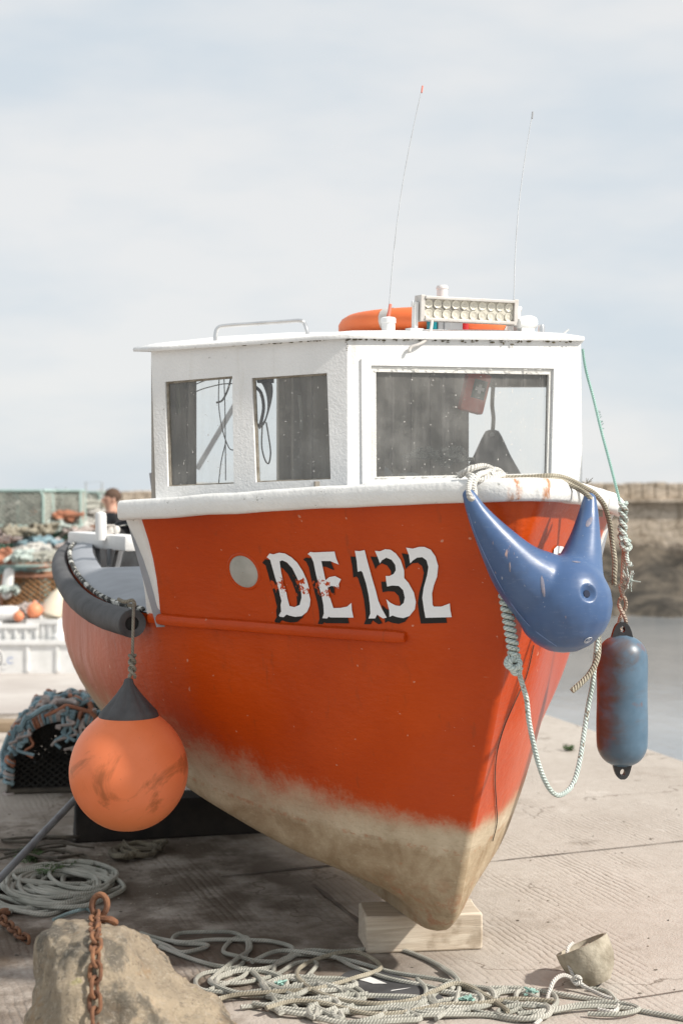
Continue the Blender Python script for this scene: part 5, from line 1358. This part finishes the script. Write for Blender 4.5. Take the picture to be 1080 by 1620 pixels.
c_ = s.mix(s.math('MULTIPLY', s.step(s.noise(v, 70, 4, .7), .52, .68), .5), c_, (0.60, 0.53, 0.43)); c_ = s.mix(s.math('MULTIPLY', s.step(s.noise(s.map(v, loc=(2, 2, 8)), 45, 5, .75), .56, .68), .6), c_, (0.09, 0.075, 0.06))
M['rock'] = s.done(c_, .92, s.bump(s.noise(v, 14, 8, .75), 1.0, .035, s.bump(s.noise(v, 70, 4, .7), .8, .008)))
me.materials.append(M['rock']); o = bpy.data.objects.new('rock_body', me); COL.objects.link(o); o.parent = rk
rg = P(158, 1432, 3.99); t1 = Vector((.93, -.36, 0)); t2 = Vector((.1, .12, .98)).normalized()
er = MB().tube([rg + t1 * math.cos(a) * .024 + t2 * math.sin(a) * .029 for a in [2*math.pi*k/24 for k in range(24)]], .0088, 10, closed=True)
er.tube([rg - Vector((0, 0, .028)), rg - Vector((0, 0, .10))], .012, 8)
er.tube(cr([rg + Vector((-.005, -.01, -.036)), rg + Vector((.03, -.02, -.034)), rg + Vector((.045, 0, -.05))], 4), .010, 8)
er.build('iron_ring', M['rust'], rk)
def chain(name, pts, link, r, label):
    pts = cr(pts, 12); L = [0]
    for a, b in zip(pts, pts[1:]): L.append(L[-1] + (b - a).length)
    def at(d):
        for i in range(len(L) - 1):
            if L[i + 1] >= d: return pts[i].lerp(pts[i + 1], (d - L[i]) / max(1e-6, L[i + 1] - L[i]))
        return pts[-1]
    m = MB(); n = int(L[-1] / (link * .72)); 
    for k in range(n):
        c = at((k + .5) * link * .72); t = (at((k + .9) * link * .72) - at((k + .1) * link * .72)).normalized()
        sd_ = t.cross(Vector((0, -1, .3))).normalized() if k % 2 == 0 else t.cross(t.cross(Vector((0, -1, .3)))).normalized()
        sd_ = (sd_ + t.cross(sd_) * .35).normalized()
        w_ = link * .30; h_ = link * .5 - w_
        ring = []
        for q in range(7): a = math.pi * q / 6; ring.append(c + t * (h_ + w_ * math.sin(a)) + sd_ * w_ * math.cos(a))
        for q in range(7): a = math.pi + math.pi * q / 6; ring.append(c + t * (-h_ + w_ * math.sin(a)) + sd_ * w_ * math.cos(a))
        m.tube(ring, r, 7, closed=True)
    return tag(m.build(name, M['rust']), label, 'chain')
cpts = [rg + Vector((-.012, -.012, -.022))]
for px, py in ((151, 1462), (152, 1482), (152, 1510), (151, 1540), (150, 1570), (151, 1600), (153, 1635)):
    h_ = rbv.ray_cast(EYE, ray(px, py).normalized()); cpts.append((h_[0] if h_[0] else P(px, py, 3.85)) - ray(px, py).normalized() * .012)
chain('rusty_chain', cpts, .052, .0055, 'rusty chain hanging from the ring down the boulder face')
chain('rusty_chain', [Gd(-30, 1440, .012), Gd(-5, 1450, .012), Gd(15, 1465, .012), Gd(32, 1480, .012), Gd(52, 1492, .012)], .06, .0065, 'rusty chain lying on the ground left of the boulder')
sk_ = MB(); sk_.ball(Gd(8, 1443, .02), .022, 10, 1.2, .8, .8); tag(sk_.build('rust_lump', M['rust']), 'lump of rusted shackle at the end of the ground chain', 'shackle')

# ------------------------------------------------------------------ the yard behind: creels, boxes, buoys, a person
def creel_proto(name, frame_m, net_m, hw, L, H, label, group, box=False):
    root = empty(name, (0, 0, 0)); tag(root, label, 'lobster creel', group)
    def ar(u, y):
        if box:
            s_ = u * (2 * hw + 2 * H)
            if s_ < H: return Vector((-hw, y, s_))
            if s_ < H + 2 * hw: return Vector((-hw + s_ - H, y, H))
            return Vector((hw, y, 2 * H + 2 * hw - s_))
        a = math.pi * u; return Vector((-hw * math.cos(a), y, H * max(0, math.sin(a)) ** .65))
    f = MB()
    for y in (-L / 2, 0, L / 2): f.tube([ar(k / 16, y) for k in range(17)], .016, 6)
    for x in (-hw, hw):
        for z in ((.01, H) if box else (.01,)): f.tube([Vector((x, -L / 2, z)), Vector((x, L / 2, z))], .016, 6)
    for y in (-L / 2, 0, L / 2): f.tube([Vector((-hw, y, .01)), Vector((hw, y, .01))], .016, 6)
    f.build('frame', frame_m, root, local=True)
    n = MB(); gr_ = [[ar(i / 16, -L / 2 + L * j / 16) for j in range(17)] for i in range(17)]; net_mesh(n, gr_, .0075)
    for y in (-L / 2, L / 2):
        g2 = [[Vector((hw * (2 * j / 8 - 1) * (1 if box else max(.05, 1 - (i / 8) ** 2.2) ** .5), y, H * i / 8)) for j in range(9)] for i in range(9)]; net_mesh(n, g2, .0075)
    n.build('netting', net_m, root, local=True)
    b = MB(); b.box((0, 0, .02), (hw * 1.9, L * .98, .025)); b.build('base', M['kerb_wood'], root, local=True)
    return root
def netcol(n, c): return simple(n, c, tuple(q * .6 for q in c), .9, 6, 0)
NM = [netcol('green_net', (0.13, 0.27, 0.20)), netcol('brown_net', (0.38, 0.20, 0.09)), netcol('grey_net', (0.42, 0.44, 0.39)), netcol('teal_net', (0.22, 0.34, 0.31)), netcol('black_net', (0.10, 0.09, 0.08))]
FM = [simple('coral_frame', (0.48, 0.24, 0.16), rough=.8, bump=0), simple('grey_frame', (0.40, 0.42, 0.42), rough=.8, bump=0), simple('rust_frame', (0.28, 0.13, 0.07), rough=.9, bump=0), simple('mint_frame', (0.38, 0.52, 0.48), rough=.8, bump=0)]
kinds = [('green net', 0, 0), ('brown net', 1, 2), ('grey net', 2, 3), ('teal net', 3, 3), ('black net', 4, 1), ('rust brown net', 1, 0)]
protos = {}
def where(x, y, z):
    row = 'ground row' if z < .1 else ('second layer' if z < .6 else ('third layer' if z < 1.0 else 'top layer'))
    return row
PW = []
random.seed(41)
spots = []
def add(px, D, layer, kind, rz, hw=.3, L=.7):
    x = (px - 540) / FPX * D; spots.append((x, D, layer * .43, kind, rz))
# stacks, seen between the left border and the boat
for px, D, n, ks in ((64, 14.5, 2, [4, 5]), (18, 15.2, 2, [2, 3]), (100, 15.6, 2, [2, 0]), (46, 16.6, 4, [4, 3, 0, 2]), (84, 17.0, 4, [4, 3, 0, 2]), (8, 17.2, 3, [2, 4, 2]), (122, 17.6, 3, [4, 2, 1]), (34, 18.5, 3, [1, 2, 3]), (70, 19.0, 4, [2, 4, 3, 2]), (110, 19.6, 3, [2, 1, 2]), (150, 20.0, 3, [2, 4, 2]), (-14, 19.0, 3, [3, 2, 1]), (20, 21.0, 4, [2, 1, 4, 2]), (60, 21.6, 3, [4, 2, 1]), (98, 22.0, 3, [2, 1, 2]), (138, 22.6, 4, [1, 2, 4, 2]), (176, 22.0, 3, [2, 1, 2]), (0, 23.5, 3, [2, 2, 1]), (40, 24.0, 4, [2, 1, 2, 2]), (85, 24.6, 4, [4, 2, 2, 1]), (120, 25.0, 4, [1, 2, 2, 2]), (165, 25.4, 4, [2, 2, 1, 4])):
    for l, k in enumerate(ks): add(px + random.uniform(-3, 3), D + random.uniform(-.1, .1), l, k, R(random.choice([0, 90, 8, 84, 95, -6])))
words = ['green', 'rust framed brown', 'grey', 'teal', 'black', 'orange brown']
lay = ['on the ground', 'second in its stack', 'third in its stack', 'topmost']
cnt = {}
anchors = ['near the white boxes', 'in mid yard', 'by the yard wall']
for (x, y, z, k, rz) in spots:
    w_, ni, fi = kinds[k]
    if k not in protos:
        protos[k] = creel_proto('lobster_creel', FM[fi], NM[ni], .3, .72, .42, '', 'creels stacked in the yard', box=(k != 4))
        o = protos[k]
    else: o = copy_tree(protos[k])
    o.location = (x, y, z + .004); o.rotation_euler = (0, 0, rz)
    li = int(z / .42); an = anchors[0] if y < 16 else anchors[1] if y < 20.5 else anchors[2]
    o['label'] = '%s lobster creel %s, %s' % (words[k], lay[min(li, 3)], an)
    o['category'] = 'lobster creel'
# tall frames standing above the stacks
for px, py, D, wd, ht, lb_ in ((55, 775, 21, .40, .42, 'wide thin metal hoop frame standing above the creel stacks'), (97, 772, 23, .16, .30, 'narrow faint metal frame standing above the creel stacks'), (149, 763, 22, .25, .55, 'tall thin metal frame beside the person in black')):
    t = P(px, py, D); f = MB(); f.tube([t + Vector((-wd/2, 0, -2.0 if False else -(t.z))), t + Vector((-wd/2, 0, 0)), t + Vector((wd/2, 0, 0)), t + Vector((wd/2, 0, -(t.z)))], .014, 6)
    f.tube([t + Vector((-wd/2, 0, -ht)), t + Vector((wd/2, 0, -ht))], .012, 6)
    tag(f.build('metal_frame', FM[1]), lb_, 'frame')
# piles of rope and floats lying on the stacks
def heap(px, py, D, w, cols, label, seed):
    random.seed(seed); c = P(px, py, D); m = MB()
    for k in range(14):
        pts = [c + Vector((random.gauss(0, w * .45), random.gauss(0, .16), random.gauss(0, w * .16))) for i in range(8)]; m.tube(cr(pts, 3), .02, 6)
    return tag(m.build('rope_heap', cols), label, 'rope')
heap(55, 872, 14.6, .22, M['rope_white'], 'heap of white rope lying on the brown creel behind the boxes', 1)
heap(60, 860, 15.0, .2, M['rope_blue'], 'heap of pale blue rope on the creels behind the boxes', 2)
heap(22, 930, 14.2, .10, M['rope_mint'], 'pale mint rope bundle hanging left of the brown creel', 3)
heap(90, 862, 15.3, .12, M['rope_pale'], 'pale pink rope heap beside the stern of the boat', 4)
heap(15, 818, 17.0, .25, M['rope_white'], 'white rope heap on the far left creel stack', 5)
heap(40, 968, 13.9, .2, M['rope_pale'], 'pale pink rope spilling over the white boxes', 6)
def floatb(px, py, D, r, mat, label, sz=1.0):
    c = P(px, py, D); m = MB().ball(c, r, 16, 1, 1, sz); m.lathe([(r * .3, r * .9 * sz), (r * .16, r * 1.25 * sz), (r * .05, r * 1.3 * sz)], c, (0, 0, 1), 10)
    return tag(m.build('float', mat), label, 'float')
M['float_or'] = simple('orange_float', (0.75, 0.28, 0.14), (0.6, 0.2, 0.1), .5, 4, 0)
M['float_wh'] = simple('pale_float', (0.70, 0.64, 0.52), (0.6, 0.5, 0.35), .5, 4, 0)
random.seed(88)
cols_ = [('rope_white', 'white'), ('rope_pale', 'pale pink'), ('rope_tan', 'tan'), ('rope_mint', 'mint'), ('rope_orange', 'faded orange'), ('rope', 'grey green')]
pl_ = ['on the far left stack', 'on the teal creels', 'by the boat stern', 'in front of the yard wall']
for k, (px, py, D, w_) in enumerate([(12, 800, 16.9, .22), (34, 795, 17.8, .2), (62, 838, 16.2, .2), (88, 832, 16.6, .18), (104, 815, 16.8, .2), (122, 800, 18.5, .25), (140, 815, 18.5, .25), (112, 838, 16.8, .18), (22, 843, 15.0, .2), (40, 880, 14.2, .16), (8, 880, 14.6, .2), (76, 880, 14.3, .14), (130, 830, 17.5, .22), (4, 850, 14.9, .18), (146, 800, 19.5, .25), (95, 790, 20.0, .3)]):
    c_ = cols_[k % 6]; heap(px, py, D, w_, M[c_[0]], '%s rope heap %s %s' % (c_[1], pl_[0] if px < 30 else pl_[1] if px < 80 else pl_[2] if px < 115 else pl_[3], ['', 'draped low', 'heaped high'][k // 6]), 100 + k)
floatb(55, 966, 13.4, .075, M['float_or'], 'round orange float lying on the white fish boxes')
floatb(53, 812, 17, .05, M['float_or'], 'small pale orange float on top of the teal creels')
floatb(30, 975, 13.3, .05, M['float_or'], 'small dull orange float beside the round one on the boxes')
m = MB().lathe([(.02, .2), (.06, .14), (.10, .03), (.11, -.05), (.07, -.10), (.02, -.11)], P(84, 962, 13.5), (.35, 0, .94), 18); tag(m.build('float', M['float_wh']), 'cream and yellow pear shaped float leaning beside the boat hull', 'float')
m = MB().lathe([(.02, -.12), (.07, -.10), (.075, 0), (.07, .10), (.02, .12)], P(12, 971, 13.4), (1, .1, 0), 16); tag(m.build('float', M['plastic_white']), 'white cylinder float lying at the left on the boxes', 'float')
m = MB().lathe([(.02, -.16), (.05, -.13), (.055, 0), (.05, .12), (.02, .15)], P(13, 922, 14.0), (.12, 0, 1), 16); tag(m.build('float', M['plastic_white']), 'white bottle shaped float standing left of the brown creel', 'float')
# white fish boxes
def fishbox(c, sx, sy, sz, label, rz=0):
    root = empty('fish_box', c, rz); tag(root, label, 'fish box', 'white fish boxes in the yard'); t = .025; b = MB()
    b.box((0, 0, t / 2), (sx, sy, t)); b.box((0, -sy/2 + t/2, sz/2), (sx, t, sz)); b.box((0, sy/2 - t/2, sz/2), (sx, t, sz))
    b.box((-sx/2 + t/2, 0, sz/2 + .001), (t, sy - 2*t, sz - .002)); b.box((sx/2 - t/2, 0, sz/2 + .001), (t, sy - 2*t, sz - .002))
    b.build('box_shell', M['plastic_white'], root, smooth=False, local=True, bevel=.006)
    r_ = MB()
    for x in (-.45, -.22, 0, .22, .45): r_.box((x * sx, -sy/2 - .008, sz * .45), (.03, .016, sz * .8))
    r_.box((0, -sy/2 - .012, sz - .02), (sx * 1.02, .03, .045)); r_.build('box_ribs', M['plastic_white'], root, smooth=False, local=True, bevel=.004)
    return root
g1 = Gd(48, 1066)
fishbox((g1.x - .02, g1.y + .3, .004), 1.25, .6, .31, 'long white plastic tub on the ground beside the boat stern')
fishbox(P(32, 1017, g1.y + .3), .42, .40, .20, 'white fish box stacked on the long tub, left one', .05)
fishbox(P(78, 1017, g1.y + .32), .30, .40, .24, 'white fish box stacked on the long tub, nearest the boat', -.08)
fishbox(P(-18, 1017, g1.y + .3), .30, .40, .22, 'white fish box stacked on the long tub, at the picture border', .1)
tube_ = MB().ball(P(94, 1012, g1.y + .15), .085, 14, 1, 1, 1.1); tag(tube_.build('float', M['plastic_white']), 'round white float beside the white tub, touching the boat outline', 'float')
lid = MB(); mk = MB()
for px in (17,):
    c = P(px, 1045, g1.y - .03); mk.tube([c + Vector((.028 * math.cos(a), 0, .028 * math.sin(a))) for a in [R(40 + 280*k/10) for k in range(11)]], .005, 5)
tag(mk.build('tub_letter', simple('blue_print', (0.25, 0.33, 0.55), rough=.6, bump=0)), 'faint blue letter C printed on the long white tub', 'lettering')
tag(MB().tube([P(-1, 1042, 12.6) + Vector((.02 * math.cos(a), 0, .055 * math.sin(a))) for a in [2*math.pi*k/16 for k in range(16)]], .007, 6, closed=True).build('wire_hoop', M['black_rubber']), 'black wire hoop at the left border before the white tub', 'hoop')

# the person in black behind the boat
def person(px, D):
    root_x = (px - 540) / FPX * D; root = empty('person', (root_x, D, 0), R(-58)); tag(root, 'person in a black jacket standing in the yard behind the boat', 'person')
    J = {'pel': (0, 0, .93), 'spine': (0, 0, 1.15), 'chest': (0, .01, 1.36), 'neck': (0, .0, 1.50), 'head': (0, -.02, 1.60), 'crown': (0, -.015, 1.70),
         'shL': (-.17, 0, 1.42), 'elL': (-.24, .03, 1.14), 'haL': (-.22, -.08, .90), 'shR': (.17, 0, 1.42), 'elR': (.25, .03, 1.14), 'haR': (.20, -.12, .94),
         'hiL': (-.09, 0, .90), 'knL': (-.11, -.02, .50), 'anL': (-.11, .02, .09), 'toL': (-.12, -.13, .04), 'hiR': (.09, 0, .90), 'knR': (.11, -.02, .50), 'anR': (.12, .02, .09), 'toR': (.13, -.13, .04)}
    rad = {'pel': .145, 'spine': .135, 'chest': .15, 'neck': .055, 'head': .080, 'crown': .070, 'shL': .075, 'elL': .052, 'haL': .04, 'shR': .075, 'elR': .052, 'haR': .04, 'hiL': .095, 'knL': .062, 'anL': .045, 'toL': .04, 'hiR': .095, 'knR': .062, 'anR': .045, 'toR': .04}
    E = [('pel', 'spine'), ('spine', 'chest'), ('chest', 'neck'), ('neck', 'head'), ('head', 'crown'), ('chest', 'shL'), ('shL', 'elL'), ('elL', 'haL'), ('chest', 'shR'), ('shR', 'elR'), ('elR', 'haR'), ('pel', 'hiL'), ('hiL', 'knL'), ('knL', 'anL'), ('anL', 'toL'), ('pel', 'hiR'), ('hiR', 'knR'), ('knR', 'anR'), ('anR', 'toR')]
    ks = list(J); me = bpy.data.meshes.new('body'); me.from_pydata([J[k] for k in ks], [(ks.index(a), ks.index(b)) for a, b in E], [])
    o = bpy.data.objects.new('body', me); COL.objects.link(o); sm = o.modifiers.new('k', 'SKIN'); o.modifiers.new('s', 'SUBSURF').levels = 2
    for k, v in zip(ks, me.skin_vertices[0].data): v.radius = (rad[k], rad[k]); v.use_root = (k == 'pel')
    evald(o); o.parent = root
    skin = simple('skin', (0.56, 0.32, 0.23), rough=.6, bump=0); cloth = simple('black_jacket', (0.025, 0.025, 0.028), rough=.85, bump=0); trou = simple('dark_trousers', (0.05, 0.055, 0.07), rough=.85, bump=0)
    for mm in (skin, cloth, trou): o.data.materials.append(mm)
    for p in o.data.polygons:
        c = p.center; p.material_index = 0 if c.z > 1.475 else (2 if c.z < .92 and abs(c.x) < .18 else 1)
        if c.z < .97 and abs(c.x) > .17: p.material_index = 0
    h = MB(); h.ball((0, .012, 1.655), .092, 16, .92, 1.02, .92); h.build('hair', simple('brown_hair', (0.10, 0.06, 0.04), rough=.9, bump=0), root, local=True)
    fc = MB(); fc.ball((0, -.105, 1.60), .016, 8, .8, 1.2, 1.3)
    for x in (-.03, .03): fc.ball((x, -.088, 1.625), .010, 8)
    fc.box((0, -.090, 1.565), (.04, .012, .008))
    for x in (-.082, .082): fc.ball((x, -.01, 1.61), .022, 8, .4, .8, 1.2)
    fc.build('face_features', skin, root, local=True)
    for x, sgn in ((-.22, -1), (.20, 1)):
        hd = MB(); y0, z0 = (-.09, .88) if sgn < 0 else (-.135, .92)
        hd.ball((x, y0, z0 - .02), .04, 10, .55, .9, 1.1)
        for f in range(4): hd.tube([(x, y0 - .03 + .018 * f, z0 - .05), (x + .004 * sgn, y0 - .034 + .018 * f, z0 - .095 + .006 * abs(f - 1.5)), (x - .01 * sgn, y0 - .036 + .017 * f, z0 - .13 + .008 * abs(f - 1.5))], .0085, 6)
        hd.tube([(x, y0 - .03, z0 - .01), (x - .01 * sgn, y0 - .055, z0 - .045), (x - .012 * sgn, y0 - .06, z0 - .075)], .0095, 6)
        hd.build('hand', skin, root, local=True)
    return root
person(177, 15.2)
